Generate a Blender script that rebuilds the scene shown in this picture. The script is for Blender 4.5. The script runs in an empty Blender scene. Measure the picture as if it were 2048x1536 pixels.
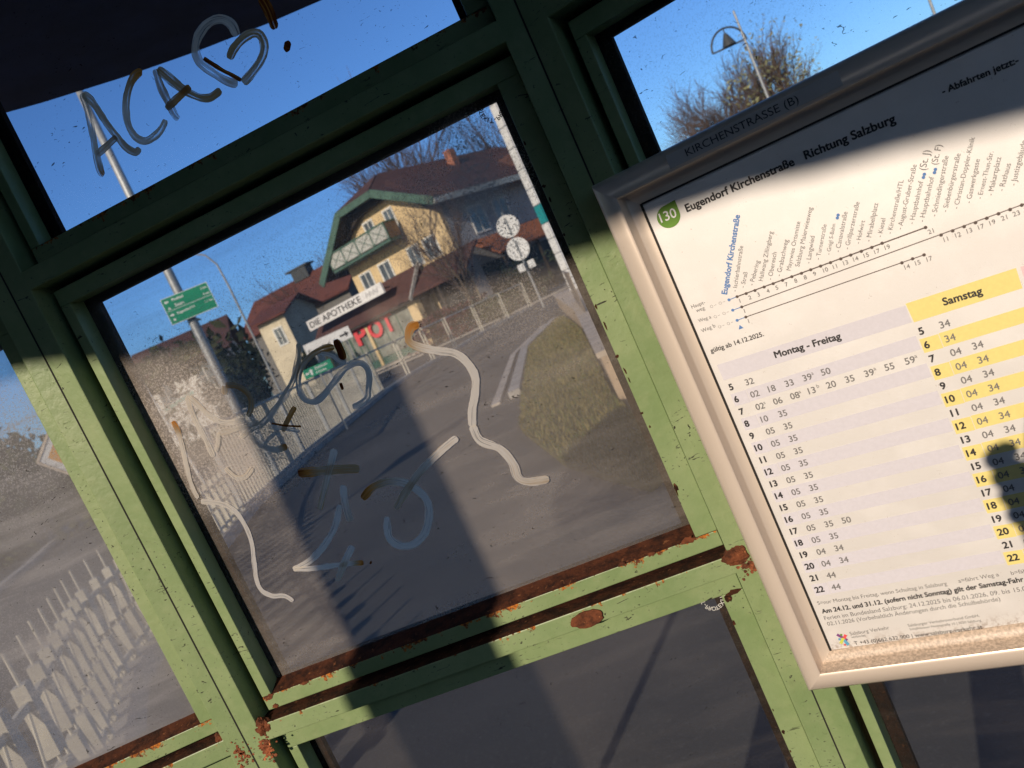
import bpy, bmesh, math, random
from math import sin, cos, tan, radians as R_, pi
from mathutils import Vector, Matrix, noise
random.seed(7)
scene = bpy.context.scene
COL = scene.collection
# ------------------------------------------------------------------ camera
CH = 1.30                                   # eye height above the ground
PITCH, ROLL = R_(6.25), R_(24.5)
cd = bpy.data.cameras.new('camera'); cam = bpy.data.objects.new('camera', cd); COL.objects.link(cam)
cd.sensor_width = 36; cd.lens = 1620/2048*36; cd.clip_start = .02; cd.clip_end = 3000
cp, sp_, cr, sr = cos(PITCH), sin(PITCH), cos(ROLL), sin(ROLL)
xr = Vector((cr, -sr*sp_, -sr*cp)); yu = Vector((sr, cr*sp_, cr*cp)); zb = Vector((0, -cp, sp_))
m = Matrix.Identity(4)
for i in range(3): m[i][0], m[i][1], m[i][2] = xr[i], yu[i], zb[i]
m[2][3] = CH
cam.matrix_world = m
cd.dof.use_dof = True; cd.dof.focus_distance = .78; cd.dof.aperture_fstop = 13.0
scene.camera = cam
# ------------------------------------------------------------------ sky, sun, exposure
SUN_AZ, SUN_EL = 210.0, 22.0                # azimuth from +Y towards +X
w = bpy.data.worlds.new('World'); scene.world = w; w.use_nodes = True
nt = w.node_tree; nt.nodes.clear()
sky = nt.nodes.new('ShaderNodeTexSky'); sky.sky_type = 'NISHITA'; sky.sun_disc = False
sky.sun_elevation = R_(SUN_EL); sky.sun_rotation = R_(SUN_AZ); sky.altitude = 400; sky.air_density = 1.0; sky.dust_density = .6; sky.ozone_density = 2.0
bg = nt.nodes.new('ShaderNodeBackground'); bg.inputs[1].default_value = .108
ow = nt.nodes.new('ShaderNodeOutputWorld')
tint = nt.nodes.new('ShaderNodeMix'); tint.data_type = 'RGBA'; tint.blend_type = 'MULTIPLY'; 
tint.inputs[7].default_value = (.52, .83, 1.33, 1)
# the sky is deep blue away from the sun and whiter towards it
tcw = nt.nodes.new('ShaderNodeTexCoord'); dtn = nt.nodes.new('ShaderNodeVectorMath'); dtn.operation = 'DOT_PRODUCT'
dtn.inputs[1].default_value = (sin(R_(SUN_AZ)), cos(R_(SUN_AZ)), 0); nt.links.new(tcw.outputs['Generated'], dtn.inputs[0])
mrn = nt.nodes.new('ShaderNodeMapRange'); mrn.inputs[1].default_value = -.3; mrn.inputs[2].default_value = .8; mrn.inputs[3].default_value = 1; mrn.inputs[4].default_value = 0
nt.links.new(dtn.outputs['Value'], mrn.inputs[0]); nt.links.new(mrn.outputs[0], tint.inputs[0])
nt.links.new(sky.outputs[0], tint.inputs[6])
nt.links.new(tint.outputs[2], bg.inputs[0]); nt.links.new(bg.outputs[0], ow.inputs[0])
ld = bpy.data.lights.new('sun', 'SUN'); ld.energy = 4.4; ld.angle = R_(.53); ld.color = (1, .84, .68)
sun = bpy.data.objects.new('sun', ld); COL.objects.link(sun)
SUN = Vector((sin(R_(SUN_AZ))*cos(R_(SUN_EL)), cos(R_(SUN_AZ))*cos(R_(SUN_EL)), sin(R_(SUN_EL))))
sun.rotation_euler = SUN.to_track_quat('Z', 'Y').to_euler()
vs = scene.view_settings; vs.view_transform = 'Standard'; vs.look = 'None'; vs.gamma = 1; vs.exposure = 0.0
scene.cycles.transparent_max_bounces = 32; scene.cycles.max_bounces = 8
scene.cycles.sample_clamp_indirect = 4
# ------------------------------------------------------------------ materials
def new_mat(name):
    m = bpy.data.materials.new(name); m.use_nodes = True
    n = m.node_tree; n.nodes.clear()
    return m, n, n.nodes, n.links
def pos_node(N, kind='Object'):
    return N.new('ShaderNodeTexCoord').outputs[kind]
def noise_n(N, L, vec, scale, detail=4, rough=.55, dist=0, dim='3D'):
    t = N.new('ShaderNodeTexNoise'); t.inputs['Scale'].default_value = scale; t.inputs['Detail'].default_value = detail
    t.inputs['Roughness'].default_value = rough; t.inputs['Distortion'].default_value = dist
    if vec is not None: L.new(vec, t.inputs['Vector'])
    return t.outputs['Fac']
def ramp(N, L, fac, lo, hi, a=0., b=1.):
    r = N.new('ShaderNodeMapRange'); r.interpolation_type = 'SMOOTHSTEP'
    r.inputs[1].default_value = lo; r.inputs[2].default_value = hi; r.inputs[3].default_value = a; r.inputs[4].default_value = b
    L.new(fac, r.inputs[0]); return r.outputs[0]
def mixc(N, L, fac, a, b):
    x = N.new('ShaderNodeMix'); x.data_type = 'RGBA'
    if isinstance(fac, float): x.inputs[0].default_value = fac
    else: L.new(fac, x.inputs[0])
    for i, v in ((6, a), (7, b)):
        if isinstance(v, tuple): x.inputs[i].default_value = (*v, 1)
        else: L.new(v, x.inputs[i])
    return x.outputs[2]
def math_n(N, L, op, a, b=None):
    x = N.new('ShaderNodeMath'); x.operation = op
    for i, v in ((0, a), (1, b)):
        if v is None: continue
        if isinstance(v, (int, float)): x.inputs[i].default_value = v
        else: L.new(v, x.inputs[i])
    return x.outputs[0]
def bsdf(N, L, col, rough=.7, metal=0., spec=.4, normal=None, coat=0., coatr=.3):
    b = N.new('ShaderNodeBsdfPrincipled'); o = N.new('ShaderNodeOutputMaterial')
    if isinstance(col, tuple): b.inputs['Base Color'].default_value = (*col, 1)
    else: L.new(col, b.inputs['Base Color'])
    if isinstance(rough, (int, float)): b.inputs['Roughness'].default_value = rough
    else: L.new(rough, b.inputs['Roughness'])
    b.inputs['Metallic'].default_value = metal; b.inputs['Specular IOR Level'].default_value = spec
    b.inputs['Coat Weight'].default_value = coat; b.inputs['Coat Roughness'].default_value = coatr
    if normal is not None: L.new(normal, b.inputs['Normal'])
    L.new(b.outputs[0], o.inputs[0]); return b, o
def bump_n(N, L, h, strength, dist=.01):
    b = N.new('ShaderNodeBump'); b.inputs['Strength'].default_value = strength; b.inputs['Distance'].default_value = dist
    L.new(h, b.inputs['Height']); return b.outputs[0]
def M_plain(name, c, rough=.75, scale=8, var=.25, spec=.3, bump=0., metal=0., kind='Object'):
    m, n, N, L = new_mat(name); v = pos_node(N, kind)
    f = noise_n(N, L, v, scale, 5, .6)
    k = ramp(N, L, f, .3, .7)
    c0 = tuple(x*(1-var) for x in c); c1 = tuple(min(1, x*(1+var)) for x in c)
    col = mixc(N, L, k, c0, c1)
    nor = bump_n(N, L, noise_n(N, L, v, scale*6, 4), bump) if bump else None
    bsdf(N, L, col, rough, metal, spec, nor); return m
def M_green(name, rust=0, axis='z'):
    """chipped pale green enamel with hairline cracks, grime and (rust>0) rust breaking out along the upper edge"""
    m, n, N, L = new_mat(name); v = pos_node(N); gen = pos_node(N, 'Generated')
    base = mixc(N, L, ramp(N, L, noise_n(N, L, v, 9, 5, .6), .3, .72), (.175, .25, .105), (.25, .32, .155))
    base = mixc(N, L, ramp(N, L, noise_n(N, L, v, 60, 4, .6), .45, .75, 0, .35), base, (.29, .34, .175))
    # grime
    base = mixc(N, L, ramp(N, L, noise_n(N, L, v, 24, 6, .7), .58, .82, 0, .45), base, (.12, .13, .06))
    # black pits and hairline cracks
    pit = ramp(N, L, noise_n(N, L, v, 330, 2, .5, .6), .675, .715)
    gate = ramp(N, L, noise_n(N, L, v, 18, 2), .42, .6)
    mp = N.new('ShaderNodeMapping'); mp.inputs['Scale'].default_value = (60, 60, 260); L.new(v, mp.inputs[0])
    cr_ = ramp(N, L, noise_n(N, L, mp.outputs[0], 1.0, 3, .6, 1.2), .655, .685)
    dirt = math_n(N, L, 'MULTIPLY', math_n(N, L, 'MAXIMUM', pit, cr_), gate)
    base = mixc(N, L, dirt, base, (.03, .03, .018))
    rn = noise_n(N, L, v, 85, 5, .7)
    rm = ramp(N, L, rn, .735 if not rust else .70, .76 if not rust else .73)
    if rust:
        sp = N.new('ShaderNodeSeparateXYZ'); L.new(gen, sp.inputs[0])
        e = math_n(N, L, 'ADD', math_n(N, L, 'MULTIPLY', sp.outputs['Z'], .34), rn)
        e = math_n(N, L, 'ADD', e, math_n(N, L, 'MULTIPLY', noise_n(N, L, v, 14, 3), .28))
        rm = math_n(N, L, 'MAXIMUM', rm, ramp(N, L, e, 1.10-.07*rust, 1.14-.07*rust))
    rc = mixc(N, L, ramp(N, L, noise_n(N, L, v, 240, 4, .7), .4, .62), (.09, .028, .012), (.46, .155, .022))
    col = mixc(N, L, rm, base, rc)
    h = math_n(N, L, 'SUBTRACT', noise_n(N, L, v, 120, 4), math_n(N, L, 'ADD', dirt, math_n(N, L, 'MULTIPLY', rm, noise_n(N, L, v, 300, 3))))
    rough = ramp(N, L, rm, 0, 1, .42, .9)
    bsdf(N, L, col, rough, 0, .35, bump_n(N, L, h, .35, .0015)); return m
def M_rust(name, dark=1.):
    m, n, N, L = new_mat(name); v = pos_node(N)
    c = mixc(N, L, ramp(N, L, noise_n(N, L, v, 60, 5, .7), .35, .65), (.035*dark, .014*dark, .008*dark), (.13*dark, .042*dark, .018*dark))
    c = mixc(N, L, ramp(N, L, noise_n(N, L, v, 160, 3, .6), .62, .72), c, (.30*dark, .12*dark, .05*dark))
    bsdf(N, L, c, .92, 0, .2, bump_n(N, L, noise_n(N, L, v, 220, 5), .8, .002)); return m
def M_clear():
    m, n, N, L = new_mat('clear_glass_back')
    t = N.new('ShaderNodeBsdfTransparent'); t.inputs[0].default_value = (.96, .97, .96, 1)
    o = N.new('ShaderNodeOutputMaterial'); L.new(t.outputs[0], o.inputs[0]); return m
def M_dirty(name, film, grain, zones=(), speck=.5, crack=.3, graincol=(.54, .48, .42)):
    """weathered pane: clear sheet, dust film, coarse grit and black hairs lying on the inner face"""
    m, n, N, L = new_mat(name); v = pos_node(N)
    big = ramp(N, L, noise_n(N, L, v, 5.5, 3, .5), .35, .68)
    mp = N.new('ShaderNodeMapping'); mp.inputs['Rotation'].default_value = (0, .6, 0); mp.inputs['Scale'].default_value = (5, 5, 38); L.new(v, mp.inputs[0])
    wipe = ramp(N, L, noise_n(N, L, mp.outputs[0], 1., 4, .6, .5), .42, .8)
    f = math_n(N, L, 'ADD', math_n(N, L, 'MULTIPLY', big, film*.55), film*.5)
    f = math_n(N, L, 'ADD', f, math_n(N, L, 'MULTIPLY', wipe, film*.7))
    zsum = None
    for (x, z, rx, rz, s) in zones:          # soiled patches (metres on the pane)
        mp2 = N.new('ShaderNodeMapping'); mp2.vector_type = 'POINT'
        mp2.inputs['Location'].default_value = (-x/rx, 0, -z/rz); mp2.inputs['Scale'].default_value = (1/rx, 0, 1/rz); L.new(v, mp2.inputs[0])
        ln = N.new('ShaderNodeVectorMath'); ln.operation = 'LENGTH'; L.new(mp2.outputs[0], ln.inputs[0])
        wob = math_n(N, L, 'ADD', ln.outputs['Value'], math_n(N, L, 'MULTIPLY', noise_n(N, L, v, 16, 3), .6))
        zz = ramp(N, L, wob, .45, 1.35, s, 0)
        zsum = zz if zsum is None else math_n(N, L, 'ADD', zsum, zz)
    g = ramp(N, L, noise_n(N, L, v, 620, 3, .75), .50, .60)
    gd = grain if zsum is None else math_n(N, L, 'ADD', zsum, grain)
    f = math_n(N, L, 'ADD', f, math_n(N, L, 'MULTIPLY', g, gd))
    if zsum is not None: f = math_n(N, L, 'ADD', f, math_n(N, L, 'MULTIPLY', zsum, .5))
    f.node.use_clamp = True
    pit = ramp(N, L, noise_n(N, L, v, 260, 2, .5, 1.5), .715, .735, 0, 1)
    mp3 = N.new('ShaderNodeMapping'); mp3.inputs['Scale'].default_value = (90, 1, 210); mp3.inputs['Rotation'].default_value = (0, .25, 0); L.new(v, mp3.inputs[0])
    hair = ramp(N, L, noise_n(N, L, mp3.outputs[0], 1., 2, .5, 2.2), .70, .72, 0, 1)
    hg = ramp(N, L, noise_n(N, L, v, 11, 2), .5-.2*crack, .68-.2*crack)
    blk = math_n(N, L, 'MAXIMUM', math_n(N, L, 'MULTIPLY', pit, speck), math_n(N, L, 'MULTIPLY', math_n(N, L, 'MULTIPLY', hair, hg), .8))
    tr = N.new('ShaderNodeBsdfTransparent'); tr.inputs[0].default_value = (.93, .95, .95, 1)
    df = N.new('ShaderNodeBsdfDiffuse'); df.inputs[0].default_value = (*graincol, 1)
    dt = N.new('ShaderNodeBsdfTranslucent'); dt.inputs[0].default_value = (*graincol, 1)
    dmx = N.new('ShaderNodeMixShader'); dmx.inputs[0].default_value = .4; L.new(df.outputs[0], dmx.inputs[1]); L.new(dt.outputs[0], dmx.inputs[2])
    bk = N.new('ShaderNodeBsdfDiffuse'); bk.inputs[0].default_value = (.015, .014, .014, 1)
    gl = N.new('ShaderNodeBsdfGlossy'); gl.inputs['Roughness'].default_value = .12
    a = N.new('ShaderNodeMixShader'); L.new(f, a.inputs[0]); L.new(tr.outputs[0], a.inputs[1]); L.new(dmx.outputs[0], a.inputs[2])
    b = N.new('ShaderNodeMixShader'); L.new(blk, b.inputs[0]); L.new(a.outputs[0], b.inputs[1]); L.new(bk.outputs[0], b.inputs[2])
    fr = N.new('ShaderNodeFresnel'); fr.inputs[0].default_value = 1.25
    c = N.new('ShaderNodeMixShader'); L.new(fr.outputs[0], c.inputs[0]); L.new(b.outputs[0], c.inputs[1]); L.new(gl.outputs[0], c.inputs[2])
    o = N.new('ShaderNodeOutputMaterial'); L.new(c.outputs[0], o.inputs[0]); return m
def M_paint_mark():
    """marker paint dragged over glass: streaks run along the stroke (UV.x along, UV.y across); 'tint' = share of thick brown paint, 'cover' = opacity"""
    m, n, N, L = new_mat('graffiti_paint'); uv = pos_node(N, 'UV')
    mp = N.new('ShaderNodeMapping'); mp.inputs['Scale'].default_value = (26, 560, 1); L.new(uv, mp.inputs[0])
    st = noise_n(N, L, mp.outputs[0], 1., 3, .6)
    at = N.new('ShaderNodeAttribute'); at.attribute_name = 'tint'
    ac = N.new('ShaderNodeAttribute'); ac.attribute_name = 'cover'
    t = math_n(N, L, 'ADD', at.outputs['Fac'], math_n(N, L, 'MULTIPLY', math_n(N, L, 'SUBTRACT', st, .5), .9)); t.node.use_clamp = True
    cr_ = N.new('ShaderNodeValToRGB'); L.new(t, cr_.inputs[0]); e = cr_.color_ramp.elements
    e[0].position = .15; e[0].color = (.82, .77, .68, 1); e[1].position = .98; e[1].color = (.13, .028, .008, 1)
    x = e.new(.5); x.color = (.50, .36, .20, 1); x = e.new(.74); x.color = (.62, .26, .05, 1)
    al = math_n(N, L, 'MULTIPLY', ac.outputs['Fac'], ramp(N, L, st, .34, .52, .45, 1.4))
    al = math_n(N, L, 'MAXIMUM', al, ramp(N, L, at.outputs['Fac'], .8, .95)); al.node.use_clamp = True
    tr = N.new('ShaderNodeBsdfTransparent'); df = N.new('ShaderNodeBsdfDiffuse'); L.new(cr_.outputs[0], df.inputs[0])
    tl = N.new('ShaderNodeBsdfTranslucent'); L.new(cr_.outputs[0], tl.inputs[0])
    dm = N.new('ShaderNodeMixShader'); dm.inputs[0].default_value = .62; L.new(df.outputs[0], dm.inputs[1]); L.new(tl.outputs[0], dm.inputs[2])
    mx = N.new('ShaderNodeMixShader'); L.new(al, mx.inputs[0]); L.new(tr.outputs[0], mx.inputs[1]); L.new(dm.outputs[0], mx.inputs[2])
    o = N.new('ShaderNodeOutputMaterial'); L.new(mx.outputs[0], o.inputs[0]); return m
def M_alu():
    m, n, N, L = new_mat('satin_aluminium'); v = pos_node(N)
    sp = ramp(N, L, noise_n(N, L, v, 170, 4, .8), .66, .74, 0, .8)
    low = ramp(N, L, noise_n(N, L, v, 14, 3), .5, .7)
    col = mixc(N, L, math_n(N, L, 'MULTIPLY', sp, low), (.72, .62, .52), (.13, .07, .035))
    b, o = bsdf(N, L, col, .33, .3, .5, bump_n(N, L, noise_n(N, L, v, 900, 2), .05, .0005)); return m
def M_sheet():
    m, n, N, L = new_mat('timetable_paper'); v = pos_node(N)
    col = mixc(N, L, ramp(N, L, noise_n(N, L, v, 30, 4), .4, .7), (.70, .68, .65), (.76, .74, .71))
    # dirt creeping up from the bottom edge, specks elsewhere
    sp = N.new('ShaderNodeSeparateXYZ'); L.new(v, sp.inputs[0])
    up = ramp(N, L, sp.outputs['Z'], -.408, -.385, 1, 0)
    d1 = math_n(N, L, 'MULTIPLY', up, ramp(N, L, noise_n(N, L, v, 190, 5, .75), .47, .62))
    d2 = ramp(N, L, noise_n(N, L, v, 420, 2, .5, 1.), .735, .75, 0, .5)
    col = mixc(N, L, math_n(N, L, 'MAXIMUM', d1, d2), col, (.22, .13, .07))
    wv = noise_n(N, L, v, 9, 2)
    gr = noise_n(N, L, v, 1500, 2)
    h = math_n(N, L, 'ADD', math_n(N, L, 'MULTIPLY', wv, .01), math_n(N, L, 'MULTIPLY', gr, .00035))
    bsdf(N, L, col, .6, 0, .3, bump_n(N, L, h, .6, 1.0), coat=1., coatr=.46)[0].inputs['Coat IOR'].default_value = 2.7; return m
def M_asphalt():
    m, n, N, L = new_mat('asphalt'); v = pos_node(N)
    c = mixc(N, L, ramp(N, L, noise_n(N, L, v, .35, 5, .6), .3, .7), (.048, .047, .048), (.078, .075, .074))
    c = mixc(N, L, ramp(N, L, noise_n(N, L, v, 60, 3, .7), .55, .7, 0, .6), c, (.10, .097, .094))
    c = mixc(N, L, ramp(N, L, noise_n(N, L, v, 1.3, 4), .62, .72, 0, .5), c, (.03, .03, .034))
    bsdf(N, L, c, .9, 0, .25, bump_n(N, L, noise_n(N, L, v, 140, 3), .15, .006)); return m
GRAF=[('U',[(-0.271,0.3351),(-0.2738,0.3183),(-0.2801,0.297),(-0.2858,0.2804),(-0.2898,0.2647),(-0.2886,0.2597)],0.00749,0.1,0.75,0.5),
('U',[(-0.2702,0.3347),(-0.265,0.3227),(-0.2618,0.3004),(-0.2578,0.2829),(-0.2542,0.2716),(-0.2482,0.2644),(-0.2423,0.2659)],0.00716,0.25,0.35,0.75),
('U',[(-0.2854,0.2794),(-0.2725,0.282),(-0.2586,0.285)],0.00618,0.2,0.6,0.75),
('U',[(-0.2062,0.324),(-0.2112,0.3256),(-0.222,0.3207),(-0.2343,0.3079),(-0.242,0.2909),(-0.2412,0.2767),(-0.2336,0.2688),(-0.2215,0.269),(-0.2114,0.2728),(-0.206,0.2771)],0.00716,0.8,0.15,0.7),
('U',[(-0.1931,0.321),(-0.1956,0.3044),(-0.1954,0.2891),(-0.1953,0.2771),(-0.1933,0.2718)],0.00716,0.4,0.5,0.4),
('U',[(-0.1904,0.3205),(-0.185,0.3094),(-0.1795,0.2983),(-0.1733,0.2885),(-0.1648,0.2793),(-0.1556,0.2749),(-0.1433,0.2765)],0.00814,0.4,0.5,0.8),
('U',[(-0.2004,0.2855),(-0.1893,0.2878),(-0.1691,0.2924)],0.00684,0.5,0.6,0.85),
('U',[(-0.1067,0.3108),(-0.107,0.3224),(-0.1152,0.3314),(-0.1299,0.3322),(-0.1453,0.3233),(-0.1503,0.3092),(-0.1425,0.292),(-0.1325,0.2788),(-0.1257,0.2738)],0.00814,0.1,0.3,0.4),
('U',[(-0.1229,0.2965),(-0.1138,0.3028),(-0.0986,0.3068),(-0.0873,0.3036),(-0.0866,0.2927),(-0.0943,0.2833),(-0.1095,0.2759),(-0.1209,0.2723)],0.00846,0.5,0.3,0.75),
('U',[(-0.145,0.3082),(-0.1335,0.2909),(-0.1278,0.284),(-0.1213,0.275)],0.00358,0.95,0.95,1),
('U',[(-0.0704,0.3301),(-0.0693,0.3166),(-0.0709,0.2996)],0.00911,1,0.9,1),
('U',[(-0.0701,0.2837),(-0.0675,0.2816),(-0.065,0.2795)],0.01139,1,1,1),
('M',[(-0.3425,0.0182),(-0.342,0.007),(-0.3452,-0.0069),(-0.3484,-0.018),(-0.3548,-0.0405),(-0.3568,-0.0551),(-0.3562,-0.0637)],0.00605,0.75,0,0.8),
('M',[(-0.3553,-0.068),(-0.3367,-0.0775),(-0.3262,-0.0898),(-0.3228,-0.1072),(-0.3246,-0.1267),(-0.3319,-0.1462),(-0.3391,-0.1659),(-0.3392,-0.1782),(-0.3312,-0.1875),(-0.3188,-0.1923),(-0.3126,-0.2008)],0.00565,0,0.05,0.8),
('M',[(-0.3196,-0.0313),(-0.3189,-0.0137),(-0.3194,0.0071),(-0.3175,0.0267),(-0.3138,0.0347)],0.00581,0,0.15,0.55),
('M',[(-0.3138,0.0333),(-0.3085,0.0215),(-0.3019,0.0065),(-0.2905,-0.005),(-0.2702,-0.0108)],0.00651,0.15,0,0.55),
('M',[(-0.2738,0.0284),(-0.2777,0.0207)],0.00698,0.35,0.35,0.8),
('M',[(-0.2723,0.0284),(-0.262,0.0233),(-0.2555,0.0139),(-0.2549,0.0042),(-0.2601,-0.0043),(-0.266,-0.0085)],0.00651,0.5,0.5,0.75),
('M',[(-0.2625,-0.0073),(-0.2607,-0.0175),(-0.2565,-0.0233)],0.00651,0.1,0.1,0.5),
('M',[(-0.183,0.0354),(-0.1886,0.0248),(-0.2004,0.0102),(-0.2129,-0.0003),(-0.2314,-0.0111),(-0.2518,-0.0199),(-0.2672,-0.0216),(-0.2833,-0.0244)],0.00721,0.35,0.15,0.6),
('M',[(-0.1475,0.0238),(-0.1474,0.0173),(-0.1478,0.0097),(-0.1488,0.003)],0.00988,1,1,1),
('M',[(-0.1519,0.018),(-0.1654,0.0212),(-0.1806,0.0187),(-0.1947,0.0104),(-0.2025,-0.002),(-0.2035,-0.0149),(-0.196,-0.022),(-0.1857,-0.0211),(-0.1693,-0.0136),(-0.1515,-0.0056),(-0.1375,-0.0051),(-0.1313,-0.0117),(-0.1328,-0.0227),(-0.1392,-0.033),(-0.1441,-0.0401),(-0.1565,-0.0427),(-0.1615,-0.0419)],0.00698,0.7,0.12,0.7),
('M',[(-0.167,0.0181),(-0.1579,0.0115),(-0.1527,0.0028),(-0.1477,-0.0007)],0.00523,0.1,0.1,0.5),
('M',[(-0.1622,-0.016),(-0.1623,-0.0192),(-0.163,-0.0229)],0.00395,1,1,1),
('M',[(-0.2156,-0.0191),(-0.2266,-0.0265),(-0.2388,-0.0361)],0.00605,0.75,0.5,0.95),
('M',[(-0.2456,-0.0245),(-0.2327,-0.0326),(-0.2189,-0.0391)],0.00233,0.95,0.95,1),
('M',[(-0.2509,-0.0263),(-0.2341,-0.0354),(-0.2224,-0.043)],0.00523,0.1,0.1,0.5),
('M',[(-0.2725,-0.0261),(-0.269,-0.0358),(-0.2612,-0.0458),(-0.2523,-0.0508),(-0.2417,-0.0512)],0.00698,0.1,0.8,0.7),
('M',[(-0.2464,-0.0343),(-0.2553,-0.0374),(-0.2636,-0.0421)],0.00465,0,0,0.6),
('M',[(-0.3129,-0.0464),(-0.3078,-0.0589),(-0.2981,-0.0629),(-0.2863,-0.0574)],0.00581,0.2,0.2,0.5),
('M',[(-0.3025,-0.0109),(-0.2923,-0.0138),(-0.2743,-0.0159),(-0.2589,-0.0169)],0.00767,0.2,0.1,0.35),
('M',[(-0.3025,-0.0109),(-0.3074,-0.0198),(-0.3147,-0.0278)],0.00465,0.1,0.1,0.35),
('M',[(-0.2439,-0.0806),(-0.2289,-0.085),(-0.2073,-0.0916),(-0.1827,-0.1006)],0.01042,0.95,0.5,1),
('M',[(-0.1972,-0.0731),(-0.2148,-0.0929),(-0.2287,-0.1091),(-0.2405,-0.1231)],0.00781,0.1,0.45,0.85),
('M',[(-0.2062,-0.1095),(-0.2113,-0.1227),(-0.2144,-0.1346),(-0.2157,-0.1462)],0.00893,0,0.35,0.65),
('M',[(-0.2182,-0.1265),(-0.2351,-0.1463),(-0.2561,-0.1603),(-0.2764,-0.1681),(-0.296,-0.1696)],0.00707,0,0.1,0.7),
('M',[(-0.2958,-0.1692),(-0.276,-0.1762),(-0.2532,-0.1817),(-0.2349,-0.1866),(-0.2229,-0.1901)],0.00632,0,0.9,0.75),
('M',[(-0.2167,-0.1923),(-0.2152,-0.1938)],0.00409,0.95,0.95,1),
('M',[(-0.2255,-0.1701),(-0.2387,-0.1806),(-0.2579,-0.1979)],0.00818,0.1,0.35,0.7),
('M',[(-0.1939,-0.1297),(-0.1782,-0.123),(-0.1589,-0.1244),(-0.1423,-0.1354),(-0.1338,-0.154),(-0.1389,-0.1714),(-0.1515,-0.186),(-0.1675,-0.1918),(-0.1806,-0.1866),(-0.1859,-0.1746),(-0.1787,-0.1555)],0.00893,0.85,0,0.75),
('M',[(-0.0783,-0.1097),(-0.0979,-0.1152),(-0.1271,-0.1266),(-0.1486,-0.1393),(-0.1667,-0.1516)],0.00818,0.1,0.45,0.85),
('M',[(-0.0654,0.004),(-0.0729,0.0047),(-0.0792,-0.0014),(-0.0806,-0.0084),(-0.0728,-0.0169),(-0.06,-0.0257),(-0.045,-0.0353),(-0.0382,-0.0484),(-0.0372,-0.0629),(-0.0437,-0.0768),(-0.0539,-0.0917),(-0.06,-0.1061)],0.00884,0.8,0.0,0.95),
('M',[(-0.0595,-0.1044),(-0.059,-0.1206),(-0.0446,-0.1357),(-0.0392,-0.1529),(-0.04,-0.1687),(-0.0313,-0.1766),(-0.0131,-0.1808)],0.00952,0.05,0.3,0.95)]
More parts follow.
